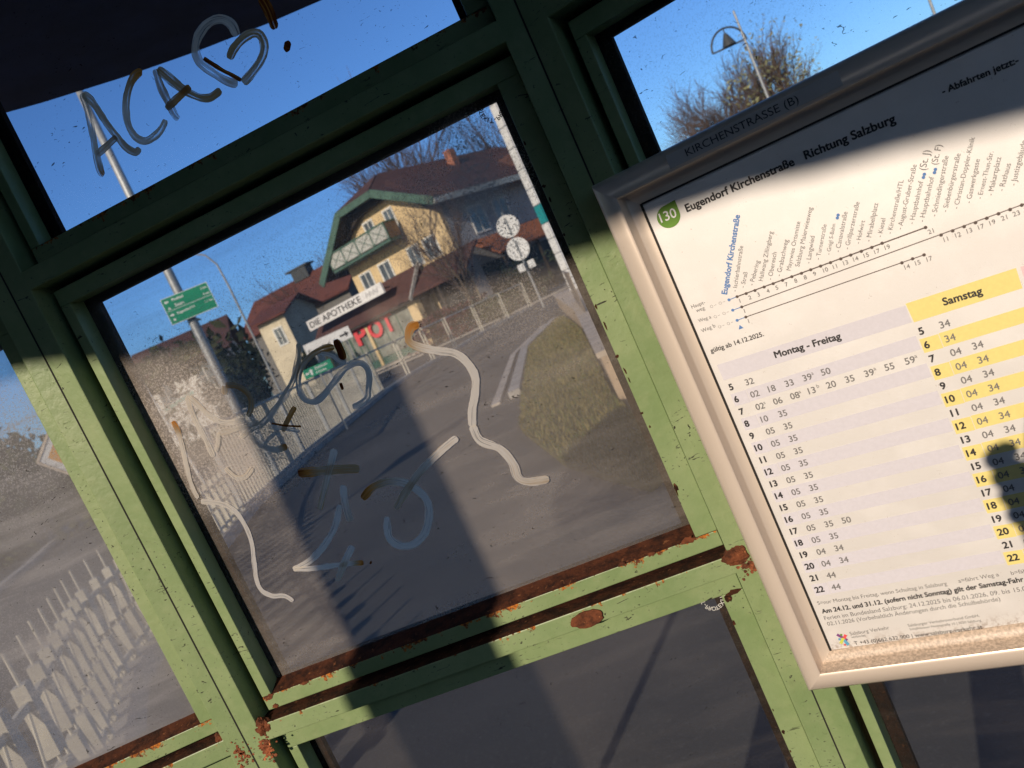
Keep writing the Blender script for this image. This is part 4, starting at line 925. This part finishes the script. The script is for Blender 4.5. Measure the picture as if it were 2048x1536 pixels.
# roof planes with half hip, verge overhanging the gable
OV = 1.5
def roof_quad(pts, th, name, mat):
    P = [Vector(p) for p in pts]; n = (P[1]-P[0]).cross(P[2]-P[0]).normalized()
    if n.z < 0: n = -n
    k = len(P); mb = MB(); mb.add([p+n*th for p in P]+[p for p in P], [tuple(range(k)), tuple(range(2*k-1,k-1,-1))]+[(i,i+k,(i+1)%k+k,(i+1)%k) for i in range(k)]); return hb(name, mb, mat)
HR, HLx = (-3.1, 10.10), (-6.5, 10.10)
RA = (AX, 11.45)
roof_quad([(AX,1.5,RA[1]),(AX,LEN,RA[1]),(1.3,LEN,7.75),(1.3,-OV,7.75),(HR[0],-OV,HR[1])], .16, 'roof', TILE)
roof_quad([(AX,1.5,RA[1]),(HLx[0],-OV,HLx[1]),(-10.9,-OV,6.75),(-10.9,LEN,6.75),(AX,LEN,RA[1])], .16, 'roof', TILE)
roof_quad([(AX,1.5,RA[1]),(HR[0],-OV-.02,HR[1]),(HLx[0],-OV-.02,HLx[1])], .16, 'roof', TILE)
def verge(a, b, nm='bargeboard', mat=None, wz=.5): hb(nm, MB().beam((a[0],-OV-.06,a[1]), (b[0],-OV-.06,b[1]), .10, wz), mat or TGREEN)
verge((-10.95,6.7),(-6.5,10.05)); verge((1.35,7.7),(-3.1,10.05)); verge((-6.5,10.02),(-3.1,10.02), wz=.42)
hb('gutter', MB().box(1.22, 1.42, -OV, LEN, 7.5, 7.86), M_plain('pale_gutter', (.42,.44,.43), .5))
# dark timber arch board under the verge, also standing in for its arched shadow
arch_o = [(W0-.9,6.9),(W0,7.4),(-6.5,9.95),(-3.1,9.95),(.2,7.65),(1.0,7.3)]
inner = [(.3,7.2),(-.7,8.1),(-1.9,9.05),(-3.2,9.5),(-4.6,9.55),(-6.0,9.4),(-7.6,8.8),(-8.8,8.0),(-9.6,7.0)]
hb('timber_shade_arch', MB().prism(arch_o+inner, -.55, -.40), DWOOD)
hb('soffit', MB().prism([(W0-.8,6.75),(-6.5,9.80),(-6.5,9.92),(W0-.8,6.88)], -OV, -.002), DWOOD)
hb('chimney', MB().box(AX+.9, AX+1.5, 7.5, 8.1, 9.8, 11.8), M_plain('chimney_brick', (.34,.14,.09), .9, 3, .2), bevel=.02)
dm = hb('dormer', MB().prism([(0,0),(2.4,0),(1.2,1.55)], 0, 2.4), TILE)
dm.matrix_world = BH @ Matrix.Translation((.45, 9.2, 8.3)) @ Matrix.Rotation(R_(90), 4, 'Z')
f = MB().prism([(.15,.05),(2.25,.05),(1.2,1.38)], -.05, -.002).build('dormer_window', M_plain('painted_sky_glass', (.16,.24,.38), .1, 1, .3, .9), dm, dm.matrix_world)  # blue of the reflected sky is put into the glass colour
# windows, french doors, balcony
def window(parent, MMx, x0, x1, z0, z1, y=-.06, sill=True, mat=None):
    fr = MB()
    for a, b, c, d_ in ((x0-.12,x1+.12,z1,z1+.12),(x0-.12,x1+.12,z0-.12,z0),(x0-.12,x0,z0,z1),(x1,x1+.12,z0,z1),((x0+x1)/2-.03,(x0+x1)/2+.03,z0,z1)): fr.box(a, b, y, -.002, c, d_)
    o = fr.build('window', mat or FRAMEW, parent, MMx)
    MB().box(x0, x1, y+.03, -.003, z0, z1).build('pane', PANEW, o, MMx)
    return o
for x0, x1 in ((-8.75,-7.75),(-6.7,-5.7),(-3.7,-2.8),(-2.15,-1.15)): window(house, BH, x0, x1, 5.0, 6.15)
for x0, x1 in ((-6.35,-5.55),(-4.25,-3.5)): window(house, BH, x0, x1, 7.25, 8.95)
bal = hb('balcony', MB().box(-9.3, -3.2, -1.5, -.42, 6.95, 7.13), TGREEN)
rlb = MB()
for x in [-9.28+.0+6.06*i/4 for i in range(5)]: rlb.box(x-.05, x+.05, -1.52, -1.44, 7.13, 8.18)
rlb.box(-9.33, -3.17, -1.53, -1.43, 8.12, 8.22); rlb.box(-3.24, -3.16, -1.44, -.42, 8.12, 8.22)
rlb.build('balcony_rail', TGREEN, bal, BH)
for i in range(4):
    a = -9.23+6.06*i/4; b = a+6.06/4-.10
    pn = MB().box(a, b, -1.49, -1.46, 7.2, 8.1).build('balcony_panel', M_plain('weathered_panel', (.44,.44,.41), .8, 6, .15), bal, BH)
    xb = MB(); xb.beam((a,-1.50,7.2),(b,-1.50,8.1),.02,.04); xb.beam((a,-1.505,8.1),(b,-1.505,7.2),.02,.04); xb.build('panel_cross', TGREEN, pn, BH)
MB().box(-3.23, -3.17, -1.43, -.43, 7.14, 8.11).build('balcony_panel', M_plain('brown_shaded_panel', (.20,.13,.08), .8), bal, BH)  # end panel coloured darker for the shaded side of the balcony
# long side windows (facing right) and the tiled porch roof
MS = BH @ Matrix.Rotation(R_(90), 4, 'Z')    # local x into depth along the long wall, y -> left of it
for x0, x1 in ((2.6,4.0),(5.2,6.6)): window(house, MS, x0, x1, 5.3, 6.9, -.06)
roof_quad([(.01,1.4,4.75),(.01,9.5,4.75),(2.3,9.9,3.35),(2.3,1.0,3.35)], .14, 'porch_roof', TILE_O)
for y in (1.4, 5.2, 9.2): hb('porch_post', MB().box(2.0, 2.16, y, y+.16, 0, 3.42), DWOOD)
hb('porch_shade_panel', MB().box(.02, .10, 1.6, 9.4, .0, 3.3), DARK)  # dark panel standing in for the shade under the porch roof
# pharmacy annex in front of the gable, shopfront below a tiled fascia
AF = -1.9                                    # front plane, towards the road
shop = thing('pharmacy', 'low pharmacy building with white sign over a brown tiled fascia and red shopfront letters', 'shop'); shop.matrix_world = BH
def sb(name, mb, mat, parent=None, bevel=0): return mb.build(name, mat, parent or shop, BH, bevel=bevel)
SX0, SX1 = -13.6, -3.12
sb('roof', MB().prism([(SX0-.2,3.0),(SX1+.1,3.0),(SX1+.1,3.16),(SX0-.2,3.16)], AF-.45, -.402), DWOOD)
fas = MB(); fas.add([(SX0-.2,AF-.45,3.17),(SX1+.1,AF-.45,3.17),(SX1+.1,-.402,5.05),(SX0-.2,-.402,5.05),(SX0-.2,-.402,3.17),(SX1+.1,-.402,3.17)], [(0,1,2,3),(0,3,4),(1,5,2),(3,2,5,4),(0,4,5,1)])
sb('fascia_roof', fas, TILE)
sb('verge_board', MB().beam((SX1+.16,AF-.47,3.12), (SX1+.16,-.40,5.1), .10, .22), M_plain('pale_verge', (.42,.40,.37), .7))
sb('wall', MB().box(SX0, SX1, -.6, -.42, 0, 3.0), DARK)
lr = MB(); lr.add([(-2.9,-2.1,3.35),(1.9,-2.1,3.35),(1.9,-.02,4.75),(-2.9,-.02,4.75),(-2.9,-2.1,3.2),(1.9,-2.1,3.2),(1.9,-.02,4.6),(-2.9,-.02,4.6)], [(0,1,2,3),(7,6,5,4),(0,4,5,1),(1,5,6,2),(2,6,7,3),(3,7,4,0)])
hb('lean_to_roof', lr, TILE)
for x in (-.9, 1.6): hb('porch_post', MB().box(x, x+.15, -2.0, -1.85, 0, 3.24), DWOOD)
hb('porch_shade_panel', MB().box(-3.0, -.02, -.12, -.02, 0, 3.3), DARK)  # dark panel standing in for the wall's shade below the lean-to
for a, b in ((SX0,SX0+.5),(-8.52,-8.26),(-3.96,SX1)): sb('column', MB().box(a, b, AF, AF+.45, 0, 3.0), YEL, bevel=.02)
sb('plinth', MB().box(SX0+.5, -3.97, AF+.1, AF+.3, 0, .35), TGREEN)
for a, b in ((SX0+.5,-10.6),(-10.5,-8.53),(-8.25,-3.97)):
    fr = MB()
    for x in [a+(b-a)*i/3 for i in range(4)]: fr.box(x-.04, x+.04, AF+.12, AF+.2, .35, 3.0)
    fr.box(a+.04, b-.04, AF+.121, AF+.199, .35, .55); fr.box(a+.04, b-.04, AF+.121, AF+.199, 2.82, 3.0)
    o = sb('shop_window', fr, TGREEN); MB().box(a+.04, b-.04, AF+.15, AF+.17, .56, 2.81).build('pane', M_plain('shop_glass', (.22,.23,.20), .25, 1.5, .35, .6), o, BH)
o = sb('sign_board', MB().box(-12.85, -4.5, AF-.75, AF-.6, 4.22, 4.93), M_plain('sign_face', (.74,.72,.71), .5, 3, .08))
mb = MB(); lay_text(mb, 'DIE APOTHEKE', (-12.6,4.38), (-6.75,4.38), AF-.752, .02, height=.44)
for i in range(7): seg(mb, (-6.2+.19*i,4.42+.10*(i%2)), (-6.05+.19*i,4.66+.1*((i+1)%2)), .05, AF-.752)
mb.build('lettering', INK['k'], o, BH)
mb = MB(); 
for s_, a, b in (('P',-9.75,-8.5),('O',-8.24,-6.85),('T',-6.72,-5.65)):
    vs_, fs_ = text_mesh(s_, 1.0, .03); x0 = min(v.x for v in vs_); x1 = max(v.x for v in vs_); z0 = min(v.y for v in vs_); z1 = max(v.y for v in vs_)
    mb2 = MB(); mb2.add([(a+(v.x-x0)/(x1-x0)*(b-a), AF-.02, 1.88+(v.y-z0)/(z1-z0)*1.2) for v in vs_]+[(a+(v.x-x0)/(x1-x0)*(b-a), AF+.05, 1.88+(v.y-z0)/(z1-z0)*1.2) for v in vs_], fs_+[tuple(i+len(vs_) for i in reversed(f_)) for f_ in fs_])
    mb2.build('red_letter', INK['red'], shop, BH)
for x in (-12.0, -8.7, -5.3): sb('sign_bracket', MB().box(x, x+.08, AF-.6, AF+.6, 4.5, 4.58), DWOOD)
# houses to the left
def simple_house(name, label, loc, rz, w_, dpt, ez, az_, wallm, roofm, wins, extra=None):
    MMx = Matrix.Translation(loc) @ Matrix.Rotation(rz, 4, 'Z')
    t = thing(name, label, 'house'); t.matrix_world = MMx
    # ridge along local x
    MB().box(-w_/2, w_/2, 0, dpt, 0, ez).build('wall', wallm, t, MMx)
    MB().prism([(-.0,0),(dpt,0),(dpt/2,az_-ez)], -w_/2+.001, w_/2-.001).build('gable', wallm, t, MMx @ Matrix.Translation((0,0,ez+.001)) @ Matrix.Rotation(pi/2, 4, 'Z') )
    for sgn, y0 in ((0, -.7), (1, dpt+.7)):
        zz = ez-.7*(az_-ez)/(dpt/2)
        v = [(-w_/2-.6, y0, zz), (w_/2+.6, y0, zz), (w_/2+.6, dpt/2, az_), (-w_/2-.6, dpt/2, az_)]
        n = Vector((0, -(az_-ez), dpt/2)).normalized()*.16
        if sgn: n.y = -n.y
        mb = MB(); mb.add([Vector(p)+n for p in v]+v, [(0,1,2,3),(7,6,5,4),(0,4,5,1),(1,5,6,2),(2,6,7,3),(3,7,4,0)]); mb.build('roof', roofm, t, MMx)
    for (x0, x1, z0, z1) in wins: window(t, MMx, x0, x1, z0, z1)
    return t, MMx
c = polar(-13.25, 0, 72); c.z = 0
t, MMx = simple_house('cream_house', 'small sunlit cream house with one window below the long red roof', c, -.22, 2.6, 7, 7.4, 8.5, CREAM, TILE_R, [(-.1,.6,4.9,6.3)])
c = polar(-11.6, 0, 84); c.z = 0
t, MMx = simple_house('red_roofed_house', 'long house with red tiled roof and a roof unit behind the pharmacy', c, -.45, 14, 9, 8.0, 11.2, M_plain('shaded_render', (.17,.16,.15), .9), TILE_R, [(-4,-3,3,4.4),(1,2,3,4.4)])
MB().box(-1.0, 1.0, 3.6, 4.8, 10.9, 12.1).box(-1.6, 1.4, 3.5, 4.9, 12.11, 12.3).build('roof_unit', DARKM, t, MMx)
c = polar(-19.6, 0, 52); c.z = 0
t, MMx = simple_house('white_house', 'pale house with brownish roof at the left behind the slim white pole', c, .18, 5.2, 9, 5.2, 7.2, WHITEW, TILE, [(-1.9,-1.1,3.4,4.6),(.6,1.4,3.4,4.6),(.6,1.4,.9,2.1)])
# ------------------------------------------------------------------ trees and shrubs
BARK = M_plain('bark', (.10,.075,.055), .95, 6, .3); TWIG = M_plain('twig', (.10,.07,.06), .95, 6, .3)
BUD = M_plain('spring_leaf', (.24,.24,.12), .8, 2, .35); EVG = M_plain('evergreen_leaf', (.022,.032,.02), .8, 2, .4); HEDGE = M_plain('hedge_leaf', (.05,.055,.022), .8, 2, .45); REDL = M_plain('red_leaf', (.075,.02,.024), .8, 2, .6)
def tree(name, label, base, h, spread, depth, seed, leaf=None, nleaf=0, group=None, trunk_r=.16, up=.55, lsize=.12, cat='tree'):
    rr = random.Random(seed); t = thing(name, label, cat, base, group=group)
    tr, cw, tips = MB(), MB(), []
    def grow(p, d, L, r, lev):
        n = 3; pts = [p]; dd = d.copy(); 
        for i in range(n):
            dd = (dd+Vector((rr.gauss(0,.13), rr.gauss(0,.13), rr.gauss(.03,.08)))).normalized(); pts.append(pts[-1]+dd*L/n)
        rs = [r*(1-.45*i/n) for i in range(n+1)]
        (tr if lev < 2 else cw).tube(pts, rs, 6 if lev < 2 else 3, cap=False)
        if lev >= depth: tips.append(pts[-1]); return
        if lev >= depth-2: tips.append(pts[1])
        k = rr.choice((3, 3, 4)) if lev else 6
        for i in range(k):
            a = 2*pi*(i+rr.random())/k; tilt = rr.uniform(.35, .85)*spread
            x = dd.orthogonal().normalized(); y = dd.cross(x)
            nd = (dd*cos(tilt)+(x*cos(a)+y*sin(a))*sin(tilt)+Vector((0,0,up*.25))).normalized()
            grow(pts[1+(i % n)] if lev else pts[min(n, 1+i % 3)], nd, L*rr.uniform(.58,.82), r*.55, lev+1)
        grow(pts[-1], (dd+Vector((0,0,.1))).normalized(), L*.75, r*.6, lev+1)
    b = Vector(base); grow(b, Vector((0,0,1)), h*.36, trunk_r, 0)
    tr.build('trunk', BARK, t)
    if leaf:
        for i in range(nleaf):
            p = rr.choice(tips)+Vector((rr.gauss(0,.22), rr.gauss(0,.22), rr.gauss(0,.22)))*(h/6)
            a = Vector((rr.gauss(0,1), rr.gauss(0,1), rr.gauss(0,1))).normalized(); bb = a.orthogonal().normalized(); s_ = lsize*rr.uniform(.5,1.4)
            cw.add([p-a*s_, p+bb*s_*.5, p+a*s_, p-bb*s_*.5], [(0,1,2,3)], 1)
    cw.build('crown', [TWIG, leaf or TWIG], t); return t
def shrub(label, base, rx, ry, rz_, n, leaf, seed, lsize=.14, name='shrub', stuff=False):
    rr = random.Random(seed); mb = MB(); b = Vector(base)
    t = thing(name, label, 'shrub' if name == 'shrub' else name.split('_')[-1], base)
    st = MB()
    for i in range(9):
        a = rr.uniform(0, 6.3); e = b+Vector((rx*.6*cos(a)*rr.random(), ry*.6*sin(a)*rr.random(), rz_*rr.uniform(.9,1.6)))
        st.tube([b+Vector((rx*.3*cos(a),ry*.3*sin(a),0)), (b+e)/2+Vector((0,0,.1)), e], [.05,.035,.015], 5, cap=False)
    st.build('stem', BARK, t)
    cl = [Vector((rr.gauss(0,.45), rr.gauss(0,.45), rr.uniform(.1,1.0))) for _ in range(26)]
    for i in range(n):
        q = rr.choice(cl); p = b+Vector((q.x*rx+rr.gauss(0,rx*.16), q.y*ry+rr.gauss(0,ry*.16), max(.03, q.z*rz_*1.7+rr.gauss(0,rz_*.16))))
        a = Vector((rr.gauss(0,1), rr.gauss(0,1), rr.gauss(0,1))).normalized(); bb = a.orthogonal().normalized(); s_ = lsize*rr.uniform(.5,1.5)
        mb.add([p-a*s_, p+bb*s_*.5, p+a*s_, p-bb*s_*.5], [(0,1,2,3)])
    mb.build('foliage', leaf, t); return t
# bare tree standing before the gable, its shadow falls on the yellow wall
q = polar(-.3, 0, 44.5); q.z = 0
tree('bare_tree', 'bare tree standing in front of the yellow gable wall', q, 8.2, .8, 4, 14, trunk_r=.12)
q = polar(-1.2, 0, 72); q.z = 0
tree('bare_tree', 'bare treetop showing above the ridge of the gabled house, left of the chimney', q, 19.5, .8, 5, 21, trunk_r=.3)
q = polar(6.0, 0, 74); q.z = 0
tree('bare_tree', 'bare treetop beside the top of the white pylon', q, 17.5, .8, 5, 23, trunk_r=.25)
q = polar(-9.6, 0, 86); q.z = 0
tree('bare_tree', 'dark bushy treetop above the red roof ridge', q, 12.6, 1.0, 5, 25, None, 0, trunk_r=.22)
for az, el, dist, sd, lf, nl, lab in ((18.9,6.2,44,31,None,0,'smallest bare tree, leftmost in the upper right pane'),(21.9,6.3,46,33,None,0,'bare spreading tree below the arched lamp in the upper right pane'),(25.2,6.3,42,35,BUD,1900,'tree with fresh greenish leaves right of the arched lamp')):
    q = polar(az, 0, dist); q.z = 0
    tree('bare_tree' if not lf else 'leafing_tree', lab, q, (dist*tan(R_(el))+CH)*1.1, .62 if lf else .85, 5, sd, lf, nl, 'trees in the upper right pane', .15, lsize=.10)
q = polar(-16.4, 0, 50); q.z = 0
shrub('tall dark evergreen shrub between the white and the cream house', q, 1.3, 1.3, 2.6, 4500, EVG, 41, .15)
q = polar(-17.6, 0, 46); q.z = 0
shrub('dark evergreen shrub directly behind the grey lamp post', q, 1.1, 1.2, 1.9, 2600, EVG, 42, .14)
q = polar(-12.0, 0, 66); q.z = 0
shrub('green bush at the corner of the cream house', q, .6, .8, 1.8, 1500, HEDGE, 43, .14)
q = polar(1.0, 0, 44); q.z = 0
shrub('round yellowish green bush behind the far post and rail fence', q, 1.3, 1.1, .75, 1800, HEDGE, 44, .10)
q = polar(-2.6, 0, 47); q.z = 0
shrub('dark reddish leaved bush in front of the gable wall', q, 2.4, 1.4, .95, 2200, REDL, 45, .11)
q = polar(3.6, 0, 48.5); q.z = 0
shrub('dark bush in front of the porch', q, 2.0, 1.4, 1.3, 2600, EVG, 46, .14)
for k, (az, dist) in enumerate(((-21,34),(-18.6,33),(-16.2,32.5),(-13.6,33))):
    q = polar(az, 0, dist); q.z = 0
    shrub(['first low roadside hedge clump from the left, behind the slim white pole','second low roadside hedge clump from the left','third low roadside hedge clump, right of the grey lamp post','fourth low roadside hedge clump, below the cream house'][k], q, 1.5, .9, .55, 1500, HEDGE, 50+k, .09)
q = polar(-34, 0, 30); q.z = 0
shrub('grey green hedge across the road seen in the left pane', q, 7.0, 2.0, 2.1, 9000, HEDGE, 60, .2)

# ------------------------------------------------------------------ the person taking the picture (only the shadow reaches the timetable)
phone = thing('phone', 'black phone held up in front of the glass, outside the picture', 'phone', (.03, -.009, CH))
pm = Matrix.Translation((0, 0, CH)) @ Matrix.Rotation(ROLL, 4, 'Y')
MB().box(-.012, .140, -.014, -.006, -.052, .030).build('body', M_plain('phone_black', (.02,.02,.022), .3), phone, pm, bevel=.003)
def person():
    t = thing('person', 'person in a dark jacket holding up the phone, outside the picture', 'person', (.10, -.46, 0))
    V, E, Rr = [], [], []
    def add(p, r, par=None):
        V.append(Vector(p)); Rr.append(r); i = len(V)-1
        if par is not None: E.append((par, i))
        return i
    X, Y = .10, -.46
    pel = add((X,Y,.95), .15); wa = add((X,Y,1.10), .135, pel); ch = add((X,Y+.01,1.30), .155, wa); nk = add((X,Y,1.47), .06, ch)
    hd0 = add((X,Y+.02,1.56), .078, nk); hd1 = add((X,Y+.03,1.65), .092, hd0); hd2 = add((X,Y+.01,1.72), .075, hd1)
    for s_ in (-1, 1):
        hp = add((X+s_*.10,Y,.86), .10, pel); kn = add((X+s_*.11,Y+.03,.48), .065, hp); an = add((X+s_*.12,Y-.02,.09), .042, kn); add((X+s_*.13,Y+.12,.035), .032, an)
        shd = add((X+s_*.18,Y,1.40), .068, ch)
        if s_ < 0: el_ = add((-.045,-.30,1.08), .050, shd); wr = add((-.026,-.080,1.205), .031, el_); pa = add((-.028,-.040,1.268), .033, wr); fx, fz = -.024, 1.278
        else: el_ = add((.30,-.30,1.10), .050, shd); wr = add((.17,-.075,1.17), .031, el_); pa = add((.155,-.035,1.215), .030, wr); fx, fz = .140, 1.225
        for k in range(4):
            b = add((fx+s_*.012-s_*.002*k, -.030, fz+.030-.0155*k), .0095, pa); c = add((fx+s_*.015, -.010, fz+.033-.0155*k), .009, b); add((fx-s_*.010, -.0045, fz+.031-.0155*k), .0078, c)
        b = add((fx-s_*.020, -.040, fz-.012), .011, pa); c = add((fx-s_*.045, -.030, fz+.000), .0095, b); add((fx-s_*.062, -.024, fz+.010), .008, c)
    me = bpy.data.meshes.new('body'); me.from_pydata([v for v in V], E, [])
    o = bpy.data.objects.new('body', me); COL.objects.link(o)
    md = o.modifiers.new('s', 'SKIN'); md.use_smooth_shade = True
    for i, sv in enumerate(me.skin_vertices[0].data): sv.radius = (Rr[i], Rr[i]); sv.use_root = (i == 0)
    o.modifiers.new('d', 'SUBSURF').levels = 1
    dg = bpy.context.evaluated_depsgraph_get(); m2 = bpy.data.meshes.new_from_object(o.evaluated_get(dg)); bpy.data.objects.remove(o)
    m2.name = 'body'
    for q in (M_plain('jacket', (.03,.032,.04), .9), M_plain('trousers', (.04,.045,.07), .9), M_plain('skin', (.45,.27,.19), .55), M_plain('shoe', (.03,.03,.03), .7)): m2.materials.append(q)
    for p in m2.polygons:
        c = p.center
        p.material_index = 3 if c.z < .075 else 1 if c.z < .93 else 2 if (c.z > 1.46 or c.y > -.085) else 0
    o = bpy.data.objects.new('body', m2); COL.objects.link(o); o.parent = t; o.matrix_world = Matrix.Identity(4)
    hair = bmesh.new(); bmesh.ops.create_icosphere(hair, subdivisions=3, radius=1)
    for v in hair.verts: v.co = Vector((X+v.co.x*.098, Y+v.co.y*.105-.005, 1.685+v.co.z*.10))
    bmesh.ops.delete(hair, geom=[v for v in hair.verts if v.co.z < 1.60 or (v.co.y > Y+.055 and v.co.z < 1.72)], context='VERTS')
    hm = bpy.data.meshes.new('hair'); hair.to_mesh(hm); hair.free(); hm.materials.append(M_plain('hair_brown', (.05,.03,.02), .8))
    h = bpy.data.objects.new('hair', hm); COL.objects.link(h); h.parent = t; h.matrix_world = Matrix.Identity(4)
    fb = MB(); fb.prism([(X-.014,1.60),(X+.014,1.60),(X+.008,1.655),(X-.008,1.655)], Y+.09, Y+.135); fb.build('nose', m2.materials[2], t, bevel=.004)
    for s_ in (-1, 1): MB().tube([(X+s_*.034,Y+.095,1.655),(X+s_*.034,Y+.119,1.655)], .012, 10).build('eye', M_plain('eye', (.5,.5,.48), .3), t)
    MB().box(X-.026, X+.026, Y+.09, Y+.112, 1.572, 1.580).build('mouth', M_plain('lip', (.30,.11,.09), .6), t, bevel=.003)
person()
